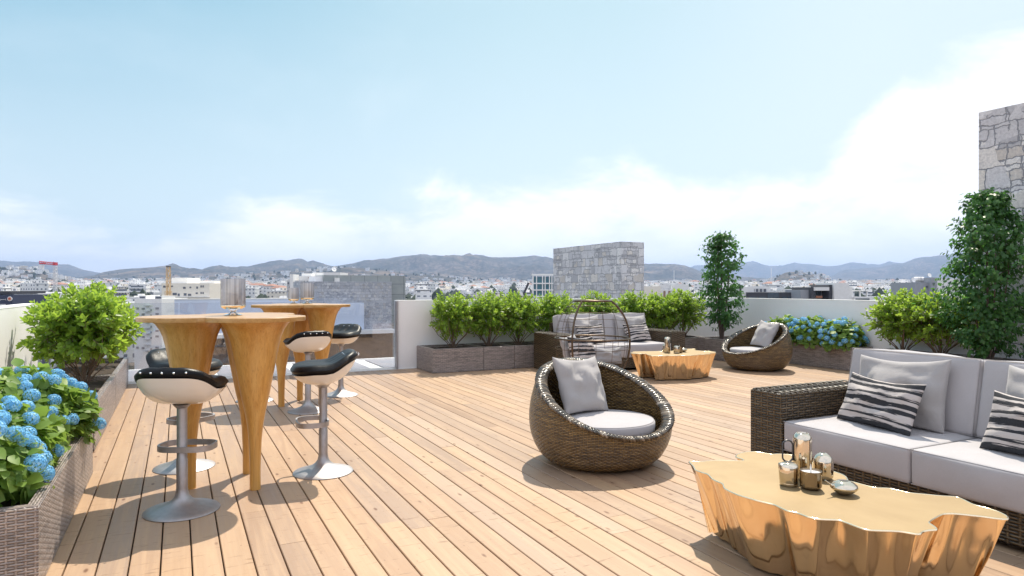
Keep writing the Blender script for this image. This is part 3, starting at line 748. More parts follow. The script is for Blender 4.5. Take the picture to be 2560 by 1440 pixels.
# hydrangeas: leaves on a dome, each flower head a part of its own
def bloom_mesh(seed, near):
    R = random.Random(seed); L = Leaves(); n = 120 if near else 46
    for k in range(n):
        z = 1 - 1.72 * (k + .5) / n; a = k * 2.39996 + R.uniform(-.1, .1); s = math.sqrt(1 - z * z)
        nrm = Vector((s * math.cos(a), s * math.sin(a), z)); p = nrm * R.uniform(.90, 1.04); p.z *= .80
        e1 = nrm.orthogonal().normalized(); e2 = nrm.cross(e1); a0 = R.random() * 6; t0 = R.uniform(.0, 1.); w = .34 if near else .52
        for i in range(4):
            aa_ = a0 + i * math.pi / 2; d = e1 * math.cos(aa_) + e2 * math.sin(aa_) + nrm * .15
            dd = d * (w * .52); sd = nrm.cross(d).normalized() * (w * .25); o = L.n
            L.V += [p, p + dd * .55 + sd, p + dd, p + dd * .55 - sd]; L.F.append((o, o + 3, o + 2, o + 1)); L.T.append(min(1, max(0, t0 + R.uniform(-.25, .25)))); L.n += 4
    me = bpy.data.meshes.new('bloom'); me.from_pydata([tuple(v) for v in L.V], [], L.F)
    a = me.attributes.new('tone', 'FLOAT', 'FACE'); a.data.foreach_set('value', L.T)
    me.materials.append(M_BLOOM); me.update(); return me
BM_N = [bloom_mesh(k, True) for k in range(3)]; BM_F = [bloom_mesh(k + 9, False) for k in range(2)]
def hydrangea(label, loc, seed, rx, ry, h, nb, near, lobes=1.):
    R = random.Random(seed); th = thing('hydrangea_bush', label, 'hydrangea', loc, 0, 'blue hydrangea bushes in planters')
    L = Leaves(); W = MB(); ll = .074 if near else .088
    def pt(a, c, u):
        s = math.sqrt(max(0, 1 - c * c)); k = 1 + .10 * math.sin(3 * a + seed) + .08 * math.sin(5 * a + 2.1 * seed + 3 * c)
        return Vector((rx * u * k * s * math.cos(a), ry * u * k * s * math.sin(a), h * .30 + h * .66 * u * k * c))
    for k in range(14):
        a = 2 * math.pi * k / 14; e = pt(a, R.uniform(-.1, .7), .8)
        W.tube([(.06 * math.cos(a), .06 * math.sin(a), 0), (e.x * .5, e.y * .5, e.z * .5), tuple(e)], [.007, .006, .004], 5)
    W.build('stems', M_BARK, th)
    for k in range(2100 if near else 850):
        a = R.uniform(0, 2 * math.pi); c = R.uniform(-.42, 1); u = R.uniform(.55, 1.) ** .5
        p = pt(a, c, u); out = Vector((p.x / rx, p.y / ry, (p.z - h * .3) / h)).normalized()
        ld = (out * .55 + rv(R, .55) + Vector((0, 0, -.30))).normalized(); s_ = ll * R.uniform(.7, 1.2)
        (L.leafr if near else L.leaf)(p, ld, out + Vector((0, 0, .6)) + rv(R, .25), s_, s_ * .80, min(1, max(0, .25 + .5 * (u - .75) * 4 * R.random() + R.uniform(-.15, .15))), .14, .16)
    L.build('foliage', M_LEAFH, th)
    got = []; tries = 0
    while len(got) < nb and tries < 4000:
        tries += 1
        a = R.uniform(0, 2 * math.pi); c = R.uniform(-.25, 1) ; p = pt(a, c, 1.03)
        br = R.uniform(.033, .046) if near else R.uniform(.036, .050)
        if any((p - q).length < (br + b2) * .72 for q, b2 in got): continue
        if c < .25 and R.random() < .35: continue
        got.append((p, br))
    for p, br in got:
        out = Vector((p.x, p.y, p.z - h * .2)).normalized()
        o = bpy.data.objects.new('flower_head', R.choice(BM_N if near else BM_F)); C.objects.link(o); o.parent = th
        o.location = p; o.scale = (br,) * 3; o.rotation_euler = (out * .6 + Vector((0, 0, .6))).to_track_quat('Z', 'X').to_euler()
    return th
hydrangea('foreground hydrangea bush at the left edge, thick with large blue heads', (-.93, 3.95, .33), 5, .40, .48, .46, 66, True)
hydrangea('blue hydrangea bush behind the foreground one, against the large shrub', (-.90, 4.92, .33), 6, .41, .50, .48, 66, True)
hydrangea('blue hydrangea bush nearest the slim dark tree, partly behind the round chair', (9.62, 8.45, .34), 7, .30, .40, .46, 42, False)
hydrangea('blue hydrangea bush in the middle of the long far planter', (9.61, 7.88, .34), 8, .29, .38, .46, 42, False)
hydrangea('blue hydrangea bush at the near end of the long far planter', (9.60, 7.36, .34), 9, .30, .36, .44, 42, False)
# ------------------------------------------------------------------ bar tables
LEGP = [(.034, 0), (.0335, .06), (.035, .20), (.040, .32), (.050, .42), (.064, .50), (.083, .585), (.106, .71), (.128, .83), (.147, .93), (.162, .99), (.181, 1.035), (.205, 1.07), (.228, 1.088)]
LEGP = [(r, z * 1.0) for r, z in LEGP]
def bar_table(label, loc, rz):
    th = thing('bar_table', label, 'bar table', loc, rz, 'clover topped bar tables'); cr = .247; R_ = .313; zt, tk = 1.117, .028
    # clover outline: union of three discs
    out = []
    N = 168
    for k in range(N):
        a = 2 * math.pi * k / N; best = 0
        for j in range(3):
            b = 2 * math.pi * j / 3; dx = math.cos(a - b) * cr; dy = cr * math.sin(a - b)
            q = R_ ** 2 - dy ** 2
            if q > 0: best = max(best, dx + math.sqrt(q))
        out.append((best * math.cos(a), best * math.sin(a)))
    b = MB(); e = .003
    lv = [(zt - tk, 1 - .003), (zt - tk + e, 1), (zt - e, 1), (zt, 1 - .006)]
    vs = [(x * s, y * s, z) for z, s in lv for x, y in out]
    fs = [(i * N + k, i * N + (k + 1) % N, (i + 1) * N + (k + 1) % N, (i + 1) * N + k) for i in range(3) for k in range(N)]
    vs += [(0, 0, zt - tk), (0, 0, zt)]
    fs += [(3 * N + k, 3 * N + (k + 1) % N, 4 * N + 1) for k in range(N)] + [((k + 1) % N, k, 4 * N) for k in range(N)]
    b.add(vs, fs); b.build('tabletop', M_OAKT, th, smooth=30)
    me = None
    for j in range(3):
        a = 2 * math.pi * j / 3
        if me is None:
            l = MB(); l.lathe(LEGP, 40, capb=True); o = l.build('leg', M_OAK, th, smooth=50); me = o.data
        else:
            o = bpy.data.objects.new('leg', me); C.objects.link(o); o.parent = th
        o.location = (cr * math.cos(a), cr * math.sin(a), 0); o.rotation_euler = (0, 0, a * 1.7)
    return th
def make_top():
    m, t = material('oak_top'); o = t.obj()
    g = t.noise(t.scale(o, (3, 60, 60)), 1., 5, .6, .6); g2 = t.noise(t.scale(o, (1.2, 14, 14)), 1., 4, .6, 1.)
    c = t.mix(t.maprange(g, .35, .68), (.50, .285, .095), (.37, .19, .055)); c = t.mix(t.maprange(g2, .45, .7, 0, .5), c, (.58, .36, .15))
    t.out(pbsdf(t, col=c, rough=.32, nor=t.bump(g, .08, .002), coat=.1)); return m
M_OAKT = make_top()
bar_table('nearer clover shaped wooden bar table with three trumpet legs', (.324, 4.84, 0), math.radians(61))
bar_table('farther clover shaped wooden bar table, behind the first', (1.25, 7.84, 0), math.radians(84))

# ------------------------------------------------------------------ bar stools
def stool_parts(th):
    z0 = .742; a_, b_ = .238, .222; NA, NR_ = 56, 9; n = 3.0
    def rim(t_):
        c, s = math.cos(t_), math.sin(t_); return a_ * math.copysign(abs(c) ** (2 / n), c), b_ * math.copysign(abs(s) ** (2 / n), s)
    def lift(y):
        k = min(1, max(0, (-y - .015) / .205)); k = k * k * (3 - 2 * k); return .088 * k - .012 * max(0, y - .08) / .14
    b = MB(); vs = []; H = .042
    for sg in (1, -1):
        for i in range(NR_ + 1):
            r = (i / NR_) ** .7
            for k in range(NA):
                x, y = rim(2 * math.pi * k / NA); x *= r; y *= r
                e = max(0, 1 - r ** 7) ** .5
                tx = x * (1 - .10 * max(0, -y / b_)) ; z = lift(y) + sg * H * e
                if sg > 0: z -= .010 * math.exp(-((x / .16) ** 2 + ((y - .04) / .13) ** 2))
                if sg > 0: z += .0035 * math.cos(x * 62) * (1 - r ** 4) * (1 if y < -.02 else .35)
                vs.append((tx, y - .03 * max(0, -y / b_ - .6), z))
    M = (NR_ + 1) * NA; fs = []
    for i in range(NR_):
        for k in range(NA):
            q = (i * NA + k, i * NA + (k + 1) % NA, (i + 1) * NA + (k + 1) % NA, (i + 1) * NA + k)
            fs.append(q[::-1]); fs.append(tuple(e + M for e in q))
    b.add(vs, fs); b.build('seat_pad', M_LEATHER, th, (0, 0, z0), smooth=180, merge=2e-4)
    b = MB(); vs = []
    for i in range(NR_ + 1):
        r = i / NR_
        for k in range(NA):
            x, y = rim(2 * math.pi * k / NA)
            z = lift(y * .96) * r ** 1.5 - .030 - .090 * (1 - r ** 4.2) * (1 - .25 * max(0, y / b_) * r)
            vs.append((x * .95 * r * (1 - .10 * max(0, -y / b_)), y * .95 * r - .03 * max(0, -y / b_ - .6), z))
    fs = [(i * NA + k, (i + 1) * NA + k, (i + 1) * NA + (k + 1) % NA, i * NA + (k + 1) % NA)[::-1] for i in range(NR_) for k in range(NA)]
    b.add(vs, fs); b.build('seat_shell', M_SHELL, th, (0, 0, z0), smooth=180, merge=2e-4)
    bt = MB(); bt.lathe([(.0005, .004), (.004, .0035), (.006, .0015), (.0065, -.001)], 10); bm_ = None  # chrome discs put in for the white glints on the tufted buttons
    spots = [(x, -.243 + .040 * (x / .2) ** 2, lift(-.20) + .004, 'b') for x in (-.124, -.062, 0, .062, .124)] + [(x, -.135, lift(-.135) + .036, 'f') for x in (-.11, -.035, .035, .11)] + [(x, .06, .026, 't') for x in (-.12, -.04, .04, .12)]
    for x, y, z, kd in spots:
        if bm_ is None: o = bt.build('glint_button', M_CHROME, th); bm_ = o.data
        else: o = bpy.data.objects.new('glint_button', bm_); C.objects.link(o); o.parent = th
        o.location = (x, y, z0 + z); o.rotation_euler = {'b': (math.radians(95), 0, 0), 'f': (math.radians(-38), 0, 0), 't': (0, 0, 0)}[kd]
    p = MB(); p.lathe([(.031, .095), (.031, .30), (.0285, .305), (.0285, .60), (.0335, .602), (.05, .622)], 24); p.build('column', M_STEEL, th)
    s = MB(); s.lathe([(.205, 0), (.207, .004), (.200, .011), (.165, .021), (.120, .034), (.080, .050), (.055, .068), (.040, .088), (.0335, .115), (.0318, .13)], 48, capb=True); s.build('base_plate', M_STEEL, th, smooth=60)
    f = MB(); pts = []
    for k in range(28):
        a = 2 * math.pi * k / 28; c, s_ = math.cos(a), math.sin(a)
        pts.append((.155 * math.copysign(abs(c) ** .55, c), .075 + .105 * math.copysign(abs(s_) ** .75, s_), .36))
    f.tube(pts, .01, 4, closed=True, flat=(.006, .0165)); f.build('footrest', M_STEEL, th, smooth=30)
st0 = thing('bar_stool', 'black and white bar stool in the foreground, backrest towards the viewer', 'bar stool', (.025, 4.376, 0), 0, 'bar stools round the bar tables')
stool_parts(st0)
def face(o, x, y, tx, ty): o.location = (x, y, 0); o.rotation_euler = (0, 0, math.atan2(ty - y, tx - x) - math.pi / 2)
face(st0, .025, 4.376, .22, 4.80)
face(dup(st0, label='black and white bar stool behind the nearer table, facing the viewer'), .047, 5.423, .36, 4.97)
face(dup(st0, label='black and white bar stool on the right of the nearer table, seen from the side'), .923, 4.844, .20, 4.92)
face(dup(st0, label='bar stool with its white back to the viewer, before the farther table'), 1.235, 7.307, 1.12, 7.9)
face(dup(st0, label='bar stool right of the farther table, facing the viewer'), 1.776, 8.22, 1.35, 7.75)
face(dup(st0, label='bar stool mostly hidden behind the trumpet legs of both bar tables'), .80, 8.254, 1.15, 7.9)

# ------------------------------------------------------------------ hurricane lanterns
def lantern(label, loc, s=1., group='glass candle lanterns'):
    th = thing('hurricane_lantern', label, 'lantern', loc, 0, group); r, h = .078 * s, .245 * s; zb = .052 * s
    g = MB(); g.lathe([(.012 * s, zb - .004), (r * .72, zb - .003), (r * .94, zb + .006), (r, zb + .018), (r, h)], 40); g.build('glass_cylinder', M_GLASSH, th, smooth=50)
    g = MB(); g.lathe([(r * .70, zb - .008), (r * .97, zb + .003), (r * 1.015, zb + .014), (r * 1.0, zb + .017)], 40); g.build('rim_band', M_GOLDRIM, th)
    g = MB(); g.lathe([(.058 * s, 0), (.060 * s, .004), (.040 * s, .009), (.022 * s, .016), (.017 * s, .026), (.022 * s, .036), (.040 * s, zb - .006), (.012, zb - .002)], 32, capb=True); g.build('foot', M_CHROME, th, smooth=50)
    cd = MB(); cd.lathe([(.031 * s, zb + .006), (.031 * s, .150 * s), (.028 * s, .152 * s), (.001, .149 * s)], 28, capb=True); cd.build('candle', M_WAXG, th, smooth=50)
lantern('large glass candle lantern on the nearer bar table', (.335, 4.86, 1.117))
q = at(768, 7.95); lantern('taller of the two glass candle lanterns on the farther bar table', (q.x, q.y, 1.117))
q = at(734, 7.85); lantern('smaller of the two glass candle lanterns on the farther bar table', (q.x, q.y, 1.117), .76)

# ------------------------------------------------------------------ round wicker chairs
RZ = [(.33, .012), (.40, .03), (.455, .08), (.495, .15), (.520, .22), (.532, .30), (.532, .38), (.520, .47), (.497, .56), (.465, .65), (.425, .73), (.38, .80)]
def Rz(z): return float(np.interp(z, [q[1] for q in RZ], [q[0] for q in RZ]))
def egg_chair(label, loc, rz):
    th = thing('round_wicker_chair', label, 'wicker chair', loc, rz, 'round woven lounge chairs'); NA = 96
    def zrim(a):                                    # rim lies on a tilted plane, low at the front (-Y)
        z = .5
        for _ in range(30): z = .5 * z + .5 * (.515 + .475 * Rz(z) * math.sin(a))
        return z
    def shell(inner):
        vs = []; us = []; NZ = 22
        for k in range(NA + 1):
            a = 2 * math.pi * k / NA; zr = zrim(a); z0 = .012 if not inner else .14; l = 0; pr = None
            for i in range(NZ + 1):
                z = z0 + (zr - z0) * i / NZ; r = Rz(z) - (.062 if inner else 0)
                if inner and i < 3: r -= .03 * (3 - i)
                if pr: l += math.hypot(r - pr[0], z - pr[1])
                pr = (r, z); vs.append((r * math.cos(a), r * math.sin(a), z)); us.append((a * .5, z * 1.08 if not inner else z))
        W = NZ + 1; fs = []
        for k in range(NA):
            for i in range(NZ):
                f = (k * W + i, (k + 1) * W + i, (k + 1) * W + i + 1, k * W + i + 1); fs.append(f[::-1] if inner else f)
        b = MB(); b.add(vs, fs, us)
        if inner: b.lathe([(.001, .138), (Rz(.14) - .14, .14)], 48)
        else: b.lathe([(.001, .012), (.33, .012)], 48)
        return b
    shell(False).build('outer_shell', M_EGG, th, smooth=180, merge=1e-4)
    shell(True).build('inner_shell', M_EGG, th, smooth=60, merge=1e-4)
    # rim: strands wound round the edge
    b = MB(); NS = 1500; n = 12; vs = []; us = []
    for k in range(NS + 1):
        a = 2 * math.pi * k / NS; z = zrim(a); r = Rz(z) - .034
        ro = Vector((math.cos(a), math.sin(a), 0))
        for i in range(n):
            p = 2 * math.pi * i / n; w = 68 * a + 1.9 * math.sin(p + .6); us.append((w / math.pi + 40, p))
            bump = .011 * abs(math.sin(w)) ** .7 - .009 + .004 * mnoise.noise(Vector((a * 40, p, 0)))
            q = ro * (r + math.cos(p) * (.047 + bump)) + Vector((0, 0, z + math.sin(p) * (.021 + bump) + math.cos(p) * .006))
            vs.append(q)
    b.add(vs, [(k * n + i, (k + 1) * n + i, (k + 1) * n + (i + 1) % n, k * n + (i + 1) % n) for k in range(NS) for i in range(n)], us)
    b.build('rim', M_RIM, th, smooth=180, merge=1e-5)
    for a in (.8, 2.4, 3.9, 5.5):
        f = MB(); f.lathe([(.016, 0), (.018, .004), (.012, .014)], 12, capb=True); f.build('foot', M_CHROME, th, (.30 * math.cos(a), .30 * math.sin(a), 0))
    s = MB(); R_ = .375
    s.lathe([(.01, .262), (R_ - .02, .262), (R_ - .004, .268), (R_, .28), (R_, .318), (R_ - .005, .328), (R_ - .02, .334), (R_ * .5, .344), (.001, .346)], 56)
    s.build('seat_cushion', M_FAB, th, (0, -.045, 0), smooth=60)
    pp = MB()
    for zz, r_ in ((.330, R_ - .010), (.268, R_ - .004)): pp.tube([(r_ * math.cos(2 * math.pi * k / 48), r_ * math.sin(2 * math.pi * k / 48), zz) for k in range(48)], .0035, 6, closed=True)
    pp.build('piping', M_PIPE, [c for c in th.children if c.name.startswith('seat_cushion')][0])
    return th
egg_chair('large round wicker chair in the foreground with a plain grey pillow', (2.84, 4.22, 0), math.radians(4))
egg_chair('far round wicker chair seen from its side, before the hydrangeas', (8.30, 7.88, 0), math.radians(-90))

# ------------------------------------------------------------------ pillows
def pillow_mesh(W_, H_, T_, seed, name):
    b = MB(); n = 22; R = random.Random(seed)
    for sg in (1, -1):
        vs = []; us = []
        for i in range(n + 1):
            for j in range(n + 1):
                u = -1 + 2 * i / n; v = -1 + 2 * j / n
                u = math.sin(u * math.pi / 2); v = math.sin(v * math.pi / 2)
                e = ((1 - u * u) * (1 - v * v)); t_ = T_ / 2 * e ** .42
                wr = .35 * T_ * mnoise.noise(Vector((u * 1.9 + seed, v * 1.9, sg))) * e ** .5 + .10 * T_ * mnoise.noise(Vector((u * 6 + seed, v * 6, sg * 3))) * e ** .3
                x = u * W_ / 2 * (1 - .055 * (1 - v * v)); z = v * H_ / 2 * (1 - .07 * (1 - u * u)); z += -.02 * (1 - u * u) * (v > 0) * v
                vs.append((x, sg * t_ + wr, z)); us.append(((u + 1) / 2 + seed * .13, (v + 1) / 2))
        fs = []
        for i in range(n):
            for j in range(n):
                f = (i * (n + 1) + j, (i + 1) * (n + 1) + j, (i + 1) * (n + 1) + j + 1, i * (n + 1) + j + 1); fs.append(f[::-1] if sg > 0 else f)
        b.add(vs, fs, us)
    return b
def pillow(name, label, W_, H_, T_, mat, seed, M_):
    o = pillow_mesh(W_, H_, T_, seed, name).build(name, mat, smooth=180, merge=1e-4); o.matrix_world = M_
    return tag(o, label, 'pillow')
def place(base, lx, ly, lz, tilt, yaw=0., roll=0.):      # base = (x, y, rotation) of the seat; the pillow's face looks along local -Y
    return Matrix.Translation((base[0], base[1], 0)) @ Matrix.Rotation(base[2], 4, 'Z') @ Matrix.Translation((lx, ly, lz)) @ Matrix.Rotation(math.radians(yaw), 4, 'Z') @ Matrix.Rotation(math.radians(-tilt), 4, 'X') @ Matrix.Rotation(math.radians(roll), 4, 'Y')
EGN, EGF = (2.84, 4.22, math.radians(4)), (8.30, 7.88, math.radians(-90))
pillow('square_pillow', 'plain grey pillow leaning in the foreground round chair', .47, .45, .15, M_FAB2, 1, place(EGN, -.03, .20, .555, 22, 10, 3))
pillow('square_pillow', 'plain grey pillow leaning in the far round chair', .47, .45, .15, M_FAB2, 2, place(EGF, .0, .18, .56, 26, -8, 4))

# ------------------------------------------------------------------ sofas
def sofa(label, loc, rz):
    th = thing('wicker_sofa', label, 'sofa', loc, rz, 'dark wicker sofas'); W_ = .88; A = .28; D = .95
    def wick(name, c, d):
        b = MB(); x, y, z = (q / 2 for q in d); nd = .012
        b.box(c, d); o = b.build(name, M_SOFA_W, th, smooth=0); return o
    for s in (-1, 1):
        o = wick('arm', (s * (W_ + A / 2), D / 2, .29), (A, D, .575))
        # loops of strand along the top edge of the arm
        t_ = MB()
        for k in range(17):
            yy = .03 + k * (D - .06) / 16
            for e in (-1, 0, 1):
                xc = s * (W_ + A / 2) + e * A / 3
                t_.tube([(xc + A / 6 * math.cos(q_), yy + .012 * math.sin(q_ * 2 + e), .574 + .016 * math.sin(q_)) for q_ in [math.pi * i / 6 for i in range(7)]], .0055, 5)
        for k in range(5):
            xx = s * (W_ + A / 2) - A / 2 + .02 + k * (A - .04) / 4
            t_.tube([(xx + .004 * math.sin(i), .008 + i * (D - .016) / 24, .5805 + .0045 * math.cos(i * math.pi)) for i in range(25)], .006, 5)
        t_.build('top_strands', M_RIM2, o)
    wick('base', (0, D / 2 + .012, .118), (2 * W_ - .004, D - .024, .165)); wick('back', (0, D - .045, .43), (2 * W_ - .004, .085, .60))
    for s in (-1, 1):
        b = MB(); b.rbox((0, 0, 0), (W_ - .008, .90, .20), .020, 10, .014, nz=.010); o = b.build('seat_cushion', M_FAB, th, (s * W_ / 2, .452, .302), merge=1e-4, smooth=60)
        p = MB()
        for zz in (.094, -.094):
            x, y = W_ / 2 - .007, .446
            p.tube([(-x, -y, zz), (x, -y, zz), (x, y, zz), (-x, y, zz)], .0028, 5, closed=True)
        p.build('piping', M_PIPE, o)
        b = MB(); b.rbox((0, 0, 0), (W_ - .01, .17, .47), .024, 10, .016, nz=.016)
        o = b.build('back_cushion', M_FAB, th, (s * W_ / 2, .735, .625), rot=(math.radians(-11), 0, 0), merge=1e-4, smooth=60)
        p = MB(); x, z = W_ / 2 - .008, .232
        p.tube([(-x, -.080, -z), (x, -.080, -z), (x, -.080, z), (-x, -.080, z)], .0028, 5, closed=True); p.build('piping', M_PIPE, o)
    return th
M_RIM2 = simple('arm_strand', (.10, .075, .048), .30, var=.35, scale=40, spec=.7, coat=.3)
SF1, SF2 = (3.66, 2.37, math.radians(-90)), (6.34, 8.65, 0)
sofa('near dark wicker sofa with light grey cushions at the right edge', (SF1[0], SF1[1], 0), SF1[2])
sofa('far dark wicker sofa with grey cushions in front of the rear shrubs', (SF2[0], SF2[1], 0), SF2[2])
for S, wh, sd in ((SF1, 'near', 3), (SF2, 'far', 7)):
    for s, side in ((-1, 'beside the left arm'), (1, 'in the right half')):
        pillow('back_pillow', f'large plain grey pillow leaning {side} of the {wh} sofa', .60, .46, .17, M_FAB2, sd + s, place(S, s * .45 + .02, .565, .625, 14, -2 * s, 2 * s))
        pillow('striped_pillow', f'black and white striped pillow {side} of the {wh} sofa', .50 if wh == 'far' else .53, .34, .14, M_STRIPE, sd + 2 + s, place(S, s * .44 + (.0 if s < 0 else .03), .375, .565, 24, 3 * s, -3 if wh == 'far' else 2))

# ------------------------------------------------------------------ cast gold coffee tables
OUT = [(65,455),(100,490),(115,520),(160,537),(210,550),(240,585),(278,606),(320,620),(330,655),(375,680),(420,700),(470,716),(520,730),(565,744),(610,755),(655,766),(700,775),(745,797),(790,820),(830,830),(870,835),(915,853),(960,870),(1030,885),(1105,888),(1180,890),(1235,908),(1290,930),(1340,948),(1390,965),(1445,968),(1500,970),(1570,972),(1640,975),(1710,988),(1780,1000),(1805,975),(1860,965),(1915,965),(1900,945),(1845,910),(1880,885),(1920,863),(1960,845),(2010,843),(2060,845),(2155,855),(2250,865),(2325,876),(2400,885),(2445,885),(2430,860),(2370,830),(2330,818),(2290,805),(2240,793),(2190,780),(2155,764),(2120,745),(2090,732),(2060,720),(2010,716),(1960,715),(1830,702),(1700,690),(1625,671),(1550,655),(1505,654),(1460,655),(1420,645),(1380,635),(1315,617),(1250,600),(1235,570),(1210,555),(1175,542),(1140,530),(1070,500),(1000,470),(925,438),(850,410),(785,404),(720,400),(690,405),(625,394),(560,385),(530,384),(500,385),(460,392),(425,405),(415,418),(425,428),(470,440),(480,450),(450,453),(420,452),(325,450),(230,450),(150,460)]
TZ_ = .36
opts = []
for a, b_ in OUT:
    px, py = 1700 + a * .33594, 1000 + b_ * .33594; d_ = F_PX * (CAM_H - TZ_) / (py - 720); q = at(px, d_)
    dx, dy = q.x - SF1[0], q.y - SF1[1]; opts.append((-dy, dx))            # in the sofa's own axes (rotated by +90 degrees)
cxy = (sum(p[0] for p in opts) / len(opts), sum(p[1] for p in opts) / len(opts))
def gold_table(label, loc, rz):
    th = thing('gold_coffee_table', label, 'coffee table', loc, rz, 'cast gold coffee tables'); P = [Vector((p[0] - cxy[0], p[1] - cxy[1])) for p in opts]
    if sum(a.x * b.y - a.y * b.x for a, b in zip(P, P[1:] + P[:1])) < 0: P.reverse()
    dense = []                                                              # resample evenly
    L = [0.]
    for a, b in zip(P, P[1:] + P[:1]): L.append(L[-1] + (b - a).length)
    N = 420; PP = P + [P[0]]; j = 0
    for k in range(N):
        s = L[-1] * k / N
        while L[j + 1] < s: j += 1
        f = (s - L[j]) / (L[j + 1] - L[j]); dense.append(PP[j].lerp(PP[j + 1], f))
    for _ in range(2): dense = [(dense[k - 1] + dense[k] * 2 + dense[(k + 1) % N]) / 4 for k in range(N)]
    nrm = []
    for k in range(N):
        e = dense[(k + 1) % N] - dense[k - 1]; nrm.append(Vector((e.y, -e.x)).normalized())
    for _ in range(4): nrm = [(nrm[k - 1] + nrm[k] * 2 + nrm[(k + 1) % N]).normalized() for k in range(N)]
    M = 18; vs = []; sm = dense
    for i in range(M + 1):
        f = i / M; z = TZ_ - .003 - (TZ_ - .018) * f
        for k in range(N):
            p, n = sm[k], nrm[k]; s = L[-1] * k / N
            inset = .125 * (f ** .85)
            fl = mnoise.noise(Vector((s * 6, f * .35, 3))) * .022 + mnoise.noise(Vector((s * 17, f * .4, 9))) * .005 - .022 * max(0, mnoise.noise(Vector((s * 9 + 40, f * .4, 1))) - .15) * 2
            c_ = p * (1 - .10 * f) - n * (inset * .45 - fl * min(1, f * 2.5))
            vs.append((c_.x, c_.y, z))
        sm = [(sm[k - 1] + sm[k] * 4 + sm[(k + 1) % N]) / 6 for k in range(N)]
    b = MB(); b.add(vs, [(i * N + k, (i + 1) * N + k, (i + 1) * N + (k + 1) % N, i * N + (k + 1) % N) for i in range(M) for k in range(N)]); b.build('trunk_sides', M_GOLD, th, smooth=180)
    b = MB(); b.add([(p.x, p.y, TZ_) for p in dense], [tuple(range(N))]); b.build('tabletop', M_GOLDTOP, th, smooth=0)
    b = MB(); b.tube([(p.x + n.x * .001, p.y + n.y * .001, TZ_ - .0025) for p, n in zip(dense, nrm)], .0042, 8, closed=True); b.build('edge', M_GOLDRIM, th, smooth=180)
    return th
def soloc(S, lx, ly):
    c, s = math.cos(S[2]), math.sin(S[2]); return (S[0] + lx * c - ly * s, S[1] + lx * s + ly * c)
for S, wh in ((SF1, 'near gold tree trunk coffee table with an irregular outline, before the near sofa'), (SF2, 'far gold tree trunk coffee table in front of the far sofa')):
    gold_table(wh, (*soloc(S, *cxy), 0), S[2])

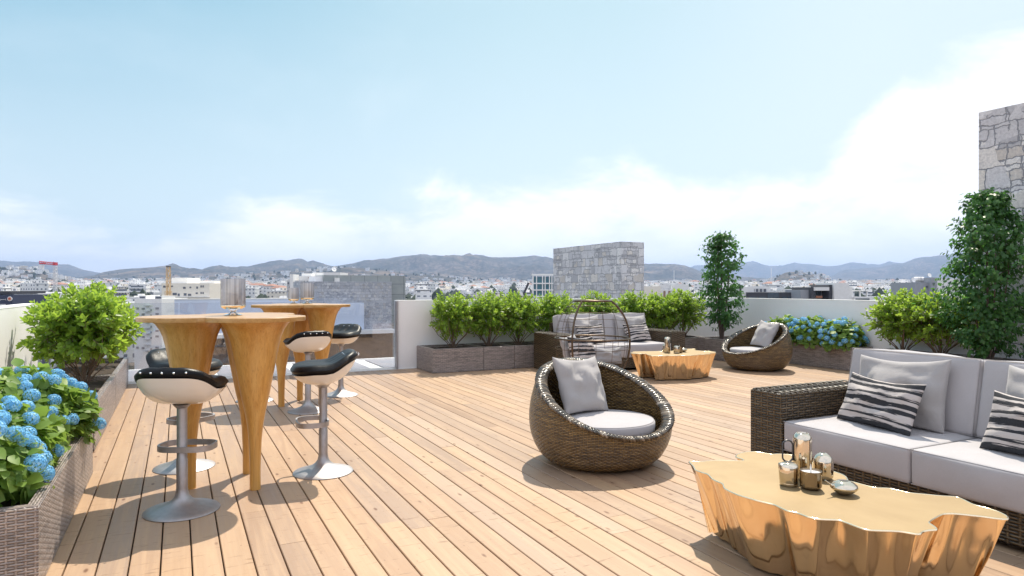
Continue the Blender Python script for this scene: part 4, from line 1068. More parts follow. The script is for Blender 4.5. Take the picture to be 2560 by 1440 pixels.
# ------------------------------------------------------------------ brass tea set, one on each table
def local(px, py):
    d_ = F_PX * (CAM_H - TZ_) / (py - 720); q = at(px, d_); return (-(q.y - SF1[1]), q.x - SF1[0])
def tea_set(S, wh):
    g = f'brass tea set on the {wh} gold table'; rz = S[2]
    def T(name, lab, cat, px, py, r=0.): return thing(name, lab, cat, (*soloc(S, *local(px, py)), TZ_ + .0005), rz + r, g)
    j = T('brass_jug', f'tall brass jug with a grey loop handle on the {wh} gold table', 'jug', 2006, 1197)
    b = MB(); b.lathe([(.034, 0), (.042, .004), (.0435, .012), (.0435, .195), (.042, .207), (.036, .219), (.028, .226), (.026, .226), (.024, .218)], 40, capb=True); b.build('body', M_BRASS, j, smooth=50)
    b = MB(); b.lathe([(.001, .219), (.0245, .219)], 24); b.build('mouth_shade', M_MOUTHSHADE, j)
    h = MB(); pts = [(-.050, 0, .155), (-.052, 0, .172), (-.064, 0, .186), (-.080, 0, .186), (-.094, 0, .172), (-.097, 0, .13), (-.092, 0, .105), (-.078, 0, .088), (-.060, 0, .084), (-.050, 0, .084)]
    h.tube([(-.0475, 0, .090 + .076 * k / 8) for k in range(9)] + [(-.0725 - .0245 * math.cos(q_), 0, (.162 if q_ < math.pi else .108) + .026 * math.sin(math.pi - q_)) for q_ in []] + [(-.0725 + .025 * math.cos(q_), 0, .165 + .024 * math.sin(q_)) for q_ in np.linspace(.1, math.pi - .05, 12)] + [(-.0725 + .025 * math.cos(q_), 0, .108 + .024 * math.sin(q_)) for q_ in np.linspace(math.pi + .05, 2 * math.pi - .1, 12)], .0042, 8, closed=True); h.build('handle', M_DARKH, j)
    j.rotation_euler = (0, 0, rz + math.radians(63))
    c = T('brass_creamer', f'small brass creamer with a pinched lip on the {wh} gold table', 'creamer', 1972, 1213)
    b = MB(); n = 40; prof = [(.036, 0), (.041, .004), (.0425, .012), (.0425, .014), (.0418, .016), (.0425, .018), (.0425, .088), (.040, .098), (.030, .106), (.022, .109)]
    b.lathe(prof, n, capb=True)
    b.v = [(x * (1 + .9 * max(0, z - .07) * 14 * max(0, (-x / .045)) ** 6), y, z + (.016 * max(0, -x / .043) ** 8 if z > .07 else 0)) for x, y, z in b.v]
    b.build('body', M_BRASS, c, smooth=50); b = MB(); b.lathe([(.001, .1075), (.0215, .1085)], 24); b.build('mouth_shade', M_MOUTHSHADE, c)
    c.rotation_euler = (0, 0, rz + math.radians(63))
    p = T('candle_cup', f'dark brass candle cup with white wax on the {wh} gold table', 'candle cup', 2027, 1222)
    b = MB(); b.lathe([(.030, 0), (.038, .003), (.047, .012), (.048, .018), (.0485, .086), (.0465, .086), (.0455, .074), (.001, .074)], 22, capb=True); b.build('cup', M_BRASSD, p, smooth=8)
    b = MB(); b.lathe([(.001, .0765), (.040, .0762), (.0455, .0775)], 32); b.build('wax', M_WAX, p); b = MB(); b.lathe([(.0042, .0755), (.0036, .10), (.0016, .112), (.0004, .117)], 10); b.build('wick', M_FLAMEW, p)
    s = T('brass_sugar_pot', f'rounded brass pot behind the candle cup on the {wh} gold table', 'pot', 2058, 1197)
    b = MB(); b.lathe([(.028, 0), (.040, .004), (.0455, .014), (.0465, .024), (.0465, .086), (.044, .100), (.036, .113), (.024, .123), (.012, .128), (.009, .128)], 40, capb=True); b.build('body', M_BRASS, s, smooth=50)
    b = MB(); b.lathe([(.001, .1275), (.010, .1285)], 20); b.build('mouth_shade', M_MOUTHSHADE, s)
    q = T('brass_oil_pot', f'squat brass pot with a thin spout on the {wh} gold table', 'oil pot', 2110, 1236)
    b = MB(); b.lathe([(.018, 0), (.030, .004), (.046, .016), (.057, .027), (.0595, .034), (.056, .043), (.042, .055), (.028, .061), (.020, .0625), (.018, .060)], 44, capb=True); b.build('body', M_BRASS, q, smooth=50)
    b = MB(); b.lathe([(.001, .0608), (.0185, .0612)], 24); b.build('mouth_shade', M_MOUTHSHADE, q)
    b = MB(); b.tube([(-.050, 0, .040), (-.064, 0, .046), (-.066, 0, .047), (-.098, 0, .070)], [.008, .007, .0035, .0022], 10); b.build('spout', M_BRASS, q)
    q.rotation_euler = (0, 0, rz + math.radians(75))
tea_set(SF1, 'near'); tea_set(SF2, 'far')

# ------------------------------------------------------------------ wire dome chair
DM = (5.20, 7.92, math.radians(-2))
dm = thing('wire_dome_chair', 'open bronze wire dome chair between the foreground chair and the far sofa', 'dome chair', (DM[0], DM[1], 0), DM[2])
DP = [(.28, .0), (.33, .03), (.385, .10), (.455, .22), (.500, .34), (.520, .47), (.522, .60), (.505, .73), (.470, .85), (.415, .96), (.345, 1.05), (.265, 1.12)]
def Dr(z): return float(np.interp(z, [p[1] for p in DP], [p[0] for p in DP]))
def ring(z, r, a0=0, a1=2 * math.pi, n=56): return [(Dr(z) * math.cos(a0 + (a1 - a0) * k / n), Dr(z) * math.sin(a0 + (a1 - a0) * k / n), z) for k in range(n + 1)]
OA, OB = math.radians(-90 - 62), math.radians(-90 + 62)      # the opening looks along -Y, above the middle ring
b = MB()
for k in range(14):
    a = 2 * math.pi * (k + .5) / 14; inop = OA < (a if a < math.pi else a - 2 * math.pi) < OB
    zz = [p[1] for p in DP if (p[1] <= .6 or not inop)]
    b.tube([(Dr(z) * math.cos(a), Dr(z) * math.sin(a), z) for z in zz], .0028, 5)
for z in (.16, .31, .46): b.tube(ring(z, 0)[:-1], .0036, 5, closed=True)
for z in (.72, .84, .94, 1.04): b.tube(ring(z, 0, OB, OA + 2 * math.pi, 44), .0036, 5)
b.build('wire_mesh', M_WIRE, dm, smooth=60)
b = MB(); b.tube(ring(.60, 0)[:-1], .012, 8, closed=True); b.build('middle_hoop', M_WIRE, dm, smooth=60)
b = MB(); b.tube(ring(1.12, 0)[:-1], .013, 8, closed=True); b.build('top_hoop', M_WIRE, dm, smooth=60)
b = MB(); b.tube(ring(.012, 0)[:-1], .012, 8, closed=True); b.build('floor_hoop', M_WIRE, dm, smooth=60)
for a in (OA, OB):
    b = MB(); b.tube([(Dr(z) * math.cos(a), Dr(z) * math.sin(a), z) for z in np.linspace(0.012, 1.12, 26)], .014, 8); b.build('arch', M_WIRE, dm, smooth=60)
b = MB(); b.lathe([(.001, .13), (.33, .13), (.37, .145), (.38, .165), (.37, .20), (.34, .215), (.001, .225)], 44); b.build('seat_cushion', M_FABD, dm, smooth=60)
pillow('striped_pillow', 'black and white striped pillow inside the wire dome chair', .48, .42, .13, M_STRIPE, 5, place(DM, -.17, -.02, .43, 18, 14, 3))
pillow('lumbar_pillow', 'small plain grey pillow inside the wire dome chair', .42, .25, .16, M_FABD, 6, place(DM, .22, -.05, .35, 12, -14, 0))
pillow('back_pillow', 'grey pillow behind the striped one in the wire dome chair', .44, .38, .13, M_FABD, 8, place(DM, -.27, .14, .46, 18, 32, -4))
HAZE = 1.12e-4
# ------------------------------------------------------------------ city
def facade_mat(name, wall, win, su=3.2, sv=3.1, ww=.42, wh=.42, var=.08):
    m, t = material(name); u = t.n('SeparateXYZ', {0: t.uv()})
    fu = t.m('FRACT', t.m('DIVIDE', u.outputs[0], su)); fv = t.m('FRACT', t.m('DIVIDE', u.outputs[1], sv))
    wx = t.m('LESS_THAN', t.m('ABSOLUTE', t.m('SUBTRACT', fu, .5)), ww / 2); wy = t.m('LESS_THAN', t.m('ABSOLUTE', t.m('SUBTRACT', fv, .55)), wh / 2)
    cell = t.n('CombineXYZ', {0: t.m('FLOOR', t.m('DIVIDE', u.outputs[0], su)), 1: t.m('FLOOR', t.m('DIVIDE', u.outputs[1], sv)), 2: 1.})
    on = t.m('GREATER_THAN', t.n('TexWhiteNoise', {'Vector': cell}).outputs['Value'], .18)
    k = t.m('MULTIPLY', t.m('MULTIPLY', wx, wy), on)
    nz = t.noise(t.obj(), .35, 4, .6)
    ws = t.mix(t.maprange(nz, .3, .7), wall, tuple(x * (1 - var * 2) for x in wall))
    band = t.m('LESS_THAN', fv, .07)
    ws = t.mix(t.m('MULTIPLY', band, .35), ws, tuple(x * .6 for x in wall))
    c = t.mix(k, ws, win)
    t.out(pbsdf(t, col=c, rough=t.maprange(k, 0, 1, .8, .25), spec=.4)); return m
CM = [facade_mat('white_facade', (.90, .88, .86), (.20, .21, .25)), facade_mat('cream_facade', (.88, .80, .68), (.22, .20, .20), 2.8), facade_mat('pale_grey_facade', (.80, .80, .82), (.18, .20, .24), 3.6, 3.0, .6, .38),
      facade_mat('bright_facade', (.93, .92, .91), (.24, .26, .30), 4.2, 3.1, .5, .36)]
M_ROOF = simple('flat_roof', (.62, .60, .57), .9, var=.2, scale=.5)
M_RED = simple('red_tile_roof', (.30, .15, .11), .85, var=.25, scale=.8)
M_WHT = simple('white_paint', (.84, .83, .82), .7); M_CW0 = M_WHT.copy()
M_DKW = simple('dark_window', (.12, .13, .16), .2, spec=.7)
def house_mesh(kind, seed):
    R = random.Random(seed); b = MB()
    w_, d_, h = R.uniform(10, 20), R.uniform(9, 15), R.uniform(7, 16)
    if kind == 'villa': w_, d_, h = R.uniform(8, 13), R.uniform(8, 11), R.uniform(4.5, 8)
    b.box((0, 0, h / 2 - 6), (w_, d_, h + 12), 0, sides=(1, 1, 1, 1, 0, 0))
    if kind == 'red':
        h0 = h; e = .5; x, y = w_ / 2 + e, d_ / 2 + e; rz_ = 2.2
        b.add([(-x, -y, h0), (x, -y, h0), (x, y, h0), (-x, y, h0), (-x * .45, 0, h0 + rz_), (x * .45, 0, h0 + rz_)], [(0, 1, 5, 4), (1, 2, 5), (2, 3, 4, 5), (3, 0, 4)], None, 2)
    else:
        p = .28; x, y = w_ / 2, d_ / 2
        b.quad([(-x, -y, h - .5), (x, -y, h - .5), (x, y, h - .5), (-x, y, h - .5)], None, 1)
        for c, s in (((0, -y + p / 2, h), (w_, p, 1.0)), ((0, y - p / 2, h), (w_, p, 1.0)), ((-x + p / 2, 0, h), (p, d_ - 2 * p, 1.0)), ((x - p / 2, 0, h), (p, d_ - 2 * p, 1.0))): b.box(c, s, 3)
        if kind != 'villa' or R.random() < .5: b.box((R.uniform(-.25, .25) * w_, R.uniform(-.2, .2) * d_, h + 1.0), (3.4, 3.0, 2.9), 3)
        for _ in range(R.randint(1, 4)):
            b.box((R.uniform(-.42, .42) * w_, R.uniform(-.38, .38) * d_, h + .4), (1.2, .9, 1.7), R.choice((3, 4)))
        if kind == 'balcony':
            z = 2.6
            while z < h - 1.5:
                b.box((0, -y - .6, z), (w_ * .82, 1.2, .22), 3); b.box((0, -y - 1.16, z + .55), (w_ * .82, .08, .85), 3); b.box((0, -y - .02, z + 1.35), (w_ * .7, .08, 1.9), 4); z += 3.1
        if kind == 'step': b.box((w_ * .2, d_ * .1, h + 1.4), (w_ * .55, d_ * .6, 3.0), 0)
    me = b.build('h', [M_WHT, M_ROOF, M_RED, M_CW0, M_DKW], smooth=0); mesh = me.data; bpy.data.objects.remove(me); return mesh
KINDS = ['block', 'balcony', 'step', 'villa', 'red']
DESC = {'block': 'plain flat roofed {} block in the town below the hills', 'balcony': '{} apartment block with balcony bands in the distant town', 'step': '{} block with a stepped upper storey in the distant town',
        'villa': 'small {} flat roofed house in the town below the hills', 'red': '{} house with a red tiled hip roof in the distant town'}
COLN = ['white', 'cream', 'pale grey', 'bright white']
HM = {}
for ki, kd in enumerate(KINDS):
    for ci in range(4):
        for v_ in range(2):
            me = house_mesh(kd, ki * 31 + ci * 7 + v_ * 101); me.name = 'town_house'
            for mi_, mm in enumerate((CM[ci], M_ROOF, M_RED, M_WHT, M_DKW)): me.materials[mi_] = mm
            HM[kd, ci, v_] = me
R = random.Random(99)
keep = [(300, 545, 60, 330), (690, 1030, 40, 330), (1318, 1395, 60, 260), (1600, 1740, 60, 240), (1840, 2200, 50, 300), (2285, 2380, 50, 200), (-20, 150, 60, 260)]
placed = []
def free(p, s):
    for q, s2 in placed:
        if abs(p[0] - q[0]) < (s + s2) and abs(p[1] - q[1]) < (s + s2): return False
    return True
def houses(n, d0, d1, ind, s, dens):
    out = []; tr = 0
    while len(out) < n and tr < n * 60:
        tr += 1
        px = R.uniform(-260, 2800); d_ = math.exp(R.uniform(math.log(d0), math.log(d1)))
        if any(a < px < b and c < d_ < e for a, b, c, e in keep): continue
        if R.random() > dens(px, d_): continue
        p = at(px, d_)
        if ind and not free(p, s): continue
        if ind: placed.append((p, s))
        out.append((p, d_, px))
    return out
def dens(px, d_):
    k = 1.0
    k *= .25 + .75 * min(1, max(0, vnoise(np.array(px / 170. + 5), np.array(d_ / 420.)) * 1.8 - .25))
    if d_ > 1500:
        if 850 < px < 1050: k *= .35
        if px > 2070: k *= .6
    if d_ > 2000: k *= .6
    if d_ > 2450: k *= .35
    return k
near = houses(285, 185, 1150, True, 11, dens)
first = {}
for p, d_, px in near:
    kd = R.choices(KINDS, (3, 3, 2, 3 if d_ > 500 else 1, .5))[0]; ci = R.choices((0, 1, 2, 3), (4, 2, 1.6, 3))[0]; v_ = R.randrange(2)
    o = bpy.data.objects.new('town_house' if kd in ('villa', 'red') else 'apartment_block', HM[kd, ci, v_]); C.objects.link(o)
    z = float(terrain(p.x, p.y)); hh = max(c[2] for c in o.bound_box)
    o.location = (p.x, p.y, z)
    lim = CAM_H - 12 / F_PX * d_ if d_ < 330 else 99                          # the near town stays below the parapet's top line of sight
    if d_ < 330: lim = zat(728, d_)
    if z + hh > lim: o.location.z = lim - hh
    o.rotation_euler = (0, 0, -YAW + R.choice((0, math.pi / 2, .35, -.4)) + R.uniform(-.12, .12))
    tag(o, DESC[kd].format(COLN[ci]), 'house' if kd in ('villa', 'red') else 'apartment block', f'{COLN[ci]} {kd} houses of the distant town')
# the rest of the town, far beyond counting
far = houses(10500, 800, 3300, False, 8, dens)
b = MB()
for p, d_, px in far:
    kd = R.choices(KINDS, (2, 0, 0, 5, .35))[0]; ci = R.randrange(4); z = float(terrain(p.x, p.y)); a = R.uniform(0, 3.14)
    w_, e_, h = R.uniform(8, 17), R.uniform(8, 14), R.uniform(4.5, 10)
    b.box((p.x, p.y, z + h / 2 - 2), (w_, e_, h + 4), R.choice((0, 0, 1, 2, 3, 3)), rz=a, sides=(1, 1, 1, 1, 1, 0))
    if kd == 'red':
        ca, sa = math.cos(a), math.sin(a); x, y = w_ / 2 + .5, e_ / 2 + .5
        q_ = [(-x, -y, h), (x, -y, h), (x, y, h), (-x, y, h), (0, 0, h + 2.4)]
        b.add([(p.x + u * ca - v * sa, p.y + u * sa + v * ca, z + w__ + .05) for u, v, w__ in q_], [(0, 1, 4), (1, 2, 4), (2, 3, 4), (3, 0, 4)], None, 4)
o = b.build('far_town', [CM[0], CM[1], CM[2], CM[3], M_RED], smooth=0); tag(o, 'pale mass of tiny houses spreading up the foot of the hills', 'town', kind='stuff')
# dark trees between the houses
b = MB(); cnt = 0
ico = bmesh.new(); bmesh.ops.create_icosphere(ico, subdivisions=1, radius=1.); IV = [v.co.copy() for v in ico.verts]; IF = [tuple(v.index for v in f.verts) for f in ico.faces]; ico.free()
for k in range(4600):
    px = R.uniform(-260, 2800); d_ = math.exp(R.uniform(math.log(430), math.log(3600)))
    if any(a < px < b2 and c < d_ < e for a, b2, c, e in keep): continue
    p = at(px, d_); z = float(terrain(p.x, p.y)); s = R.uniform(2.2, 5.5); sz = s * R.uniform(.8, 1.7)
    if z + sz * 1.6 > zat(727, d_) and d_ < 400: continue
    b.add([(p.x + v.x * s * R.uniform(.75, 1.2), p.y + v.y * s * R.uniform(.75, 1.2), z + sz * .6 + v.z * sz * R.uniform(.8, 1.15)) for v in IV], IF)
o = b.build('town_trees', simple('town_tree_leaf', (.030, .045, .024), .9, var=.4, scale=.3), smooth=0); tag(o, 'dark green trees scattered between the distant houses', 'trees', kind='stuff')

# ---- buildings one can tell apart.  fr() makes a local frame: x to the right as seen, y away
def building(name, label, px, d_, cat='building', rz=0., z=0.):
    p = at(px, d_); return thing(name, label, cat, (p.x, p.y, z), -YAW + rz)
def ux(dpx, d_): return dpx / F_PX * d_
def part(th, name, mat, boxes, smooth=0):
    b = MB()
    for c, s in boxes: b.box(c, s)
    return b.build(name, mat, th, smooth=smooth)
def wins(th, mat, lst, depth=.12, frame=None, name='window'):
    cache = {}
    for x, y, z, w_, h in lst:
        key = (round(w_, 2), round(h, 2))
        if key not in cache:
            b = MB(); b.box((0, 0, 0), (w_, depth, h)); o = b.build(name, mat, th, smooth=0); cache[key] = o.data
        else: o = bpy.data.objects.new(name, cache[key]); C.objects.link(o); o.parent = th
        o.location = (x, y - depth / 2 + .02, z)
def span(x0, x1, y0, y1, d_, cpx):        # photo rectangle -> local x range and heights at depth d_
    return ux(x0 - cpx, d_), ux(x1 - cpx, d_), zat(y1, d_), zat(y0, d_)
def slab(th, name, mat, x0, x1, y0, y1, d_, cpx, dep=10., off=0., zlow=None):
    a, b_, lo, hi = span(x0, x1, y0, y1, d_, cpx); lo = lo if zlow is None else zlow
    return part(th, name, mat, [(((a + b_) / 2, off + dep / 2, (lo + hi) / 2), (b_ - a, dep, hi - lo))])
M_CREAM = make_plaster('cream_block', (.86, .80, .70)); M_OFFW = make_plaster('offwhite_block', (.85, .84, .82)); M_LGREY = make_plaster('light_grey_block', (.60, .60, .62))
M_NAVY = make_plaster('navy_cladding', (.055, .065, .11)); M_DGREY = make_plaster('dark_grey_cladding', (.075, .075, .085)); M_GREYB = make_plaster('grey_block', (.36, .37, .40))
M_REFLBROWN = simple('deck_reflection_brown', (.085, .055, .040), .6, var=.3, scale=2)  # brown taken from the deck's reflection in the railing glass

# cream apartment block
D_ = 190; th = building('apartment_block', 'broad cream apartment block with a roof tower behind the yellow crane', 465, D_, 'apartment block')
slab(th, 'tower', M_OFFW, 411, 451, 694, 712, D_, 465, 8, 4); slab(th, 'main_block', M_CREAM, 404, 524, 708, 765, D_, 465, 14, 0, -26); slab(th, 'roof_room', M_OFFW, 480, 516, 701, 709, D_, 465, 5, 5)
o_ = []
for px, py, w_, h in ((411, 716.5, 6, 5), (420, 715.5, 5, 4), (430, 715.5, 5, 3), (461, 719.5, 6, 5), (476, 718.5, 4, 4), (493, 719, 4, 5), (503, 716, 3, 5), (508, 716, 3, 5), (503, 732.5, 3, 5), (508, 732.5, 3, 5), (437, 735, 10, 6), (447, 737, 5, 6), (463, 736, 7, 6), (474, 737, 8, 5), (492, 733, 5, 4), (448, 750, 16, 3)):
    o_.append((ux(px - 465, D_), 0, zat(py, D_), ux(w_, D_), ux(h, D_)))
wins(th, M_DKW, o_)
slab(th, 'balcony_slab', M_OFFW, 432, 524, 741, 743.5, D_, 465, 1.4, -1.4)
# grey white tower block seen through the railing
D_ = 150; th = building('apartment_block', 'tall pale grey apartment tower seen partly through the glass railing', 372, D_, 'apartment block')
slab(th, 'main_block', M_OFFW, 336, 404, 747, 900, D_, 372, 12, 0, -26); slab(th, 'roof_room', M_OFFW, 344, 362, 739, 748, D_, 372, 6, 0.5); slab(th, 'roof_room', M_OFFW, 384, 402, 740, 748, D_, 372, 6, .5)
o_ = []
for r in range(9):
    y = 757 + r * 14
    for px, w_, dy in ((344, 6, 0), (358, 7, 1), (378, 3, 4), (393, 8, 0)):
        if (r * 5 + px) % 7 > 1: o_.append((ux(px - 372, D_), 0, zat(y + dy, D_), ux(w_, D_), ux(5, D_)))
wins(th, simple('pale_window', (.27, .27, .29), .3), o_)  # panes in a lighter grey than the other blocks
for r in range(9): slab(th, 'balcony_slab', M_LGREY, 364, 376, 763 + r * 14, 764.4 + r * 14, D_, 372, .9, -.9)
wins(th, M_DKW, [(ux(353 - 372, D_), .5, zat(743.5, D_), ux(13, D_), ux(4, D_)), (ux(393 - 372, D_), .5, zat(744, D_), ux(14, D_), ux(5, D_))])
# navy building with a round emblem and white script at the far left
D_ = 120; th = building('restaurant_building', 'navy building with a round red emblem above the sunlit wall at the left edge', 10, D_)
slab(th, 'sign_wall', M_NAVY, -60, 31, 737, 770, D_, 10, 10, 0, -24); slab(th, 'roof_canopy', M_DGREY, -60, 23, 728, 734.5, D_, 10, 9, .4); slab(th, 'canopy_support', M_WHT, -55, 20, 734.5, 737, D_, 10, 6, 1.5)
rr_ = ux(5.8, D_)
b = MB(); b.lathe([(rr_, 0), (rr_, .12), (.001, .12)], 32); o = b.build('emblem', M_WHT, th, (ux(25.3 - 10, D_), 0, zat(747, D_)), rot=(math.radians(90), 0, 0), smooth=30)
b = MB(); b.lathe([(rr_ * .72, .13), (rr_ * .70, .16), (.001, .16)], 32); b.build('emblem_disc', simple('emblem_orange', (.75, .38, .20), .5), o, smooth=30)
b = MB()
for k in range(3): b.tube([(rr_ * (.52 * math.cos(a)) , rr_ * (.30 - .30 * k + .12 * math.sin(a)), .165) for a in np.linspace(.2, 2.9, 8)], rr_ * .10, 5)
b.build('emblem_bars', simple('emblem_red', (.60, .07, .06), .5), o)
b = MB(); x0 = ux(1.5 - 10, D_); zc = zat(748.6, D_); U = ux(1, D_)
for pts_ in ([(0, 1.6), (.6, -.2), (.8, -2.6), (0, -3)], [(2, .4), (2.2, -.9), (3.2, -.8), (3.4, .5), (3.6, -.9)], [(4.6, -.9), (4.8, .4), (5.6, .3), (5.8, -.8), (6.4, .3), (7.0, -.8)], [(8, -.3), (9, .1), (8.6, .5), (8, -.2), (8.7, -.9), (9.6, -.6)], [(10.4, .5), (10.7, -.8), (11.4, .5), (12, -.8)], [(13.2, 1.6), (13.4, -.9), (14.2, -2.4)]):
    b.tube([(x0 + u * U, -.06, zc + v * U) for u, v in pts_], U * .42, 5)
b.build('sign_script', M_WHT, th)
for k in range(6):
    b = MB(); b.box((0, -.05, 0), (ux(1.5, D_), .1, ux(5.5, D_))); b.build('sign_bar', M_WHT, th, (ux(2.4 + k * 2.3 - 10, D_), 0, zat(763, D_)), smooth=0)
D_ = 140; th = building('white_building', 'low white building between the navy building and the large shrub', 80, D_)
slab(th, 'main_block', M_OFFW, 32, 180, 731, 775, D_, 80, 12, 0, -24); slab(th, 'terrace_wall', M_WHT, 32, 150, 752, 770, D_ - 3, 80, 2, -3.2, -20)
wins(th, M_DKW, [(ux(px - 80, D_), 0, zat(y, D_), ux(w_, D_), ux(h, D_)) for px, y, w_, h in ((38, 747.5, 5, 5), (46, 747.5, 5, 5), (60, 735, 2.5, 6), (64, 735, 2.5, 6), (59, 745, 2.5, 8), (83, 743, 7, 12), (105, 744, 8, 10), (128, 744, 8, 10))])

# neighbour building behind the railing: white wall with shade blue in its paint, stone wall, tiled band
D_ = 50; Yn = 50.0
def XatY(px, Y): t_ = (px - 1280) / F_PX; return Y * (t_ * CY + SY) / (CY - t_ * SY)
def nz_(px, py, Y=Yn): X = XatY(px, Y); return CAM_H - (py - 720) / F_PX * (X * SY + Y * CY)
th = thing('neighbour_building', 'neighbouring building of grey rubble stone and pale walls behind the glass railing', 'building', (XatY(880, Yn), Yn, 0)); x_ = lambda px, Y=Yn: XatY(px, Y) - XatY(880, Yn)
def nslab(name, mat, x0, x1, z0, z1, off, dep, sm=0):
    a, b_ = x_(x0), x_(x1); return part(th, name, mat, [(((a + b_) / 2, off + dep / 2, (z0 + z1) / 2), (b_ - a, dep, z1 - z0))])
zs = nz_(880, 704)
nslab('stone_wall', M_STONE_F, 752, 979, -5.8, zs, 0, 3.5)
M_TILES = None
def tiles():
    m, t = material('grey_green_tile'); o = t.obj(); s = t.n('SeparateXYZ', {0: o})
    v = t.n('CombineXYZ', {0: s.outputs[0], 1: s.outputs[2], 2: 0.})
    b_ = t.n('TexBrick', {'Vector': v, 'Color1': (.29, .32, .325, 1), 'Color2': (.38, .41, .41, 1), 'Mortar': (.15, .16, .165, 1), 'Scale': 1., 'Mortar Size': .018, 'Brick Width': 1.02, 'Row Height': .80}); b_.offset = 0
    c = t.mix(t.maprange(t.noise(v, 2.5, 4, .6), .35, .7, 0, .35), b_.outputs['Color'], (.22, .245, .25))
    t.out(pbsdf(t, col=c, rough=.45)); return m
M_TILES = tiles()
zt_ = nz_(880, 688)
nslab('tile_parapet', M_TILES, 811, 1017, zs, zt_, .35, 3.0); nslab('tile_column', M_TILES, 979, 1017, -5.8, zs, .35, 3.0)
nslab('end_wall', M_WHITE, 791, 811, zs, zt_ - .08, .6, 2.6)
M_SHADEBLUE = make_plaster('shade_blue_render', (.66, .74, .88), .02)  # sky blue of the shaded white wall is put into its colour
nslab('white_wall', M_SHADEBLUE, 436, 752, -2.0, nz_(620, 748.5), .3, .35); nslab('white_wall', M_SHADEBLUE, 752, 905, -1.75, nz_(830, 757), -.6, .5)
nslab('coping', M_COPING, 436, 751.5, nz_(620, 748.5) + .002, nz_(620, 748.5) + .07, .26, .42)
nslab('floor_band', M_COPING, 525, 978, -2.05, -1.78, -1.4, 1.38)
nslab('reflection_storey', M_REFLBROWN, 436, 979, -14, -2.06, -.30, .28)  # added dark storey, coloured like the deck mirrored in the glass
nslab('roof_vent', M_OFFW, 838, 850, zs - .0, zs + .28, .12, .2)
# the white block with a dish behind the neighbour
D_ = 110; th = building('apartment_block', 'grey and white apartment block with rooftop rooms left of the neighbouring stone wall', 755, D_, 'apartment block')
slab(th, 'main_block', M_LGREY, 717, 752, 701, 765, D_, 755, 9, 0, -24); slab(th, 'stair_tower', M_OFFW, 729, 737, 686, 735, D_, 755, 3, -.9); slab(th, 'upper_block', M_OFFW, 743, 792, 690, 765, D_, 755, 9, 1, -24)
slab(th, 'roof_room', M_OFFW, 745, 770, 683, 691, D_, 755, 5, 2); slab(th, 'roof_room', M_OFFW, 764, 808, 680, 691, D_, 755, 5, 4); slab(th, 'red_awning', M_RED, 772, 790, 693, 696, D_, 755, 1.4, -.4)
wins(th, M_DKW, [(ux(px - 755, D_), off, zat(y, D_), ux(2.6, D_), ux(4, D_)) for px, y, off in ((721, 708, 0), (725, 718, 0), (721, 728, 0), (741, 708, 0), (748, 704, 1), (756, 704, 1), (764, 704, 1), (748, 715, 1), (757, 715, 1), (779, 704, 1), (785, 716, 1))])
D_ = 100; th = building('rooftop_room', 'white rooftop room carrying a tilted satellite dish above the neighbouring building', 829, D_)
slab(th, 'room', M_WHT, 809, 850, 681, 715, D_, 829, 5, 0, -24)
def dish(parent, x, z, r, az_, tilt=50, y=2.):
    b = MB(); b.lathe([(r * k / 8, .22 * r * (k / 8) ** 2) for k in range(9)], 28); o = b.build('satellite_dish', M_WHT, parent, (x, y, z), rot=(math.radians(tilt), 0, az_))
    b = MB(); b.tube([(0, 0, 0), (0, .25 * r, -r * .55), (0, 0.2 * r, -r * 1.3)], .06, 6); b.build('mast', M_STEEL, o)
dish(th, ux(826 - 829, D_), zat(673, D_), ux(6.2, D_), math.radians(38), 62)
# white grid building with teal windows
D_ = 170; th = building('office_building', 'white office block with a square grid facade and teal windows left of the stone tower', 1358, D_)
x0, x1, z0, z1 = span(1331, 1392, 687, 760, D_, 1358)
part(th, 'core', M_WINT, [(((x0 + x1) / 2, 4.6, (z1 - .5 - 26) / 2 - 0), (x1 - x0 - .6, 8, z1 - .5 + 26))])
bars = []
for px, w_ in ((1332.5, 3.4), (1341.5, 2.4), (1356.5, 2.6), (1363, 2.2), (1374, 2.4), (1380, 2.4), (1390, 3.)): bars.append(((ux(px - 1358, D_), .3, (z1 - 26) / 2), (ux(w_, D_), .6, z1 + 26 - .02)))
part(th, 'pillars', M_WHT, bars)
for y in (688, 708.5, 725, 741): part(th, 'floor_band', M_WHT, [(((x0 + x1) / 2, .28, zat(y, D_)), (x1 - x0 + .1, .7, ux(3, D_)))])
part(th, 'roof', M_WHT, [(((x0 + x1) / 2, 4.5, z1 + .1), (x1 - x0 + .2, 9, .3))])
b = MB(); b.box((0, 0, 0), (.1, .1, .1))
# pale building behind the right end shrubs
D_ = 130; th = building('apartment_block', 'cream and white building behind the last shrubs of the rear row', 1680, D_, 'apartment block')
slab(th, 'main_block', M_CREAM, 1600, 1652, 716, 770, D_, 1680, 10, 0, -24); slab(th, 'grey_upper_wall', M_LGREY, 1651, 1682, 711, 726, D_, 1680, 6, 1.5); slab(th, 'white_tower', M_OFFW, 1681, 1722, 710.5, 770, D_, 1680, 9, 0, -24); slab(th, 'main_block', M_OFFW, 1652, 1681, 724, 770, D_, 1680, 9, .3, -24)
wins(th, simple('brown_shutter', (.30, .19, .12), .7), [(ux(px - 1680, D_), .3, zat(738, D_), ux(5, D_), ux(22, D_)) for px in (1662, 1674)]); wins(th, M_DKW, [(ux(px - 1680, D_), 0, zat(735, D_), ux(4, D_), ux(6, D_)) for px in (1690, 1700, 1711)])
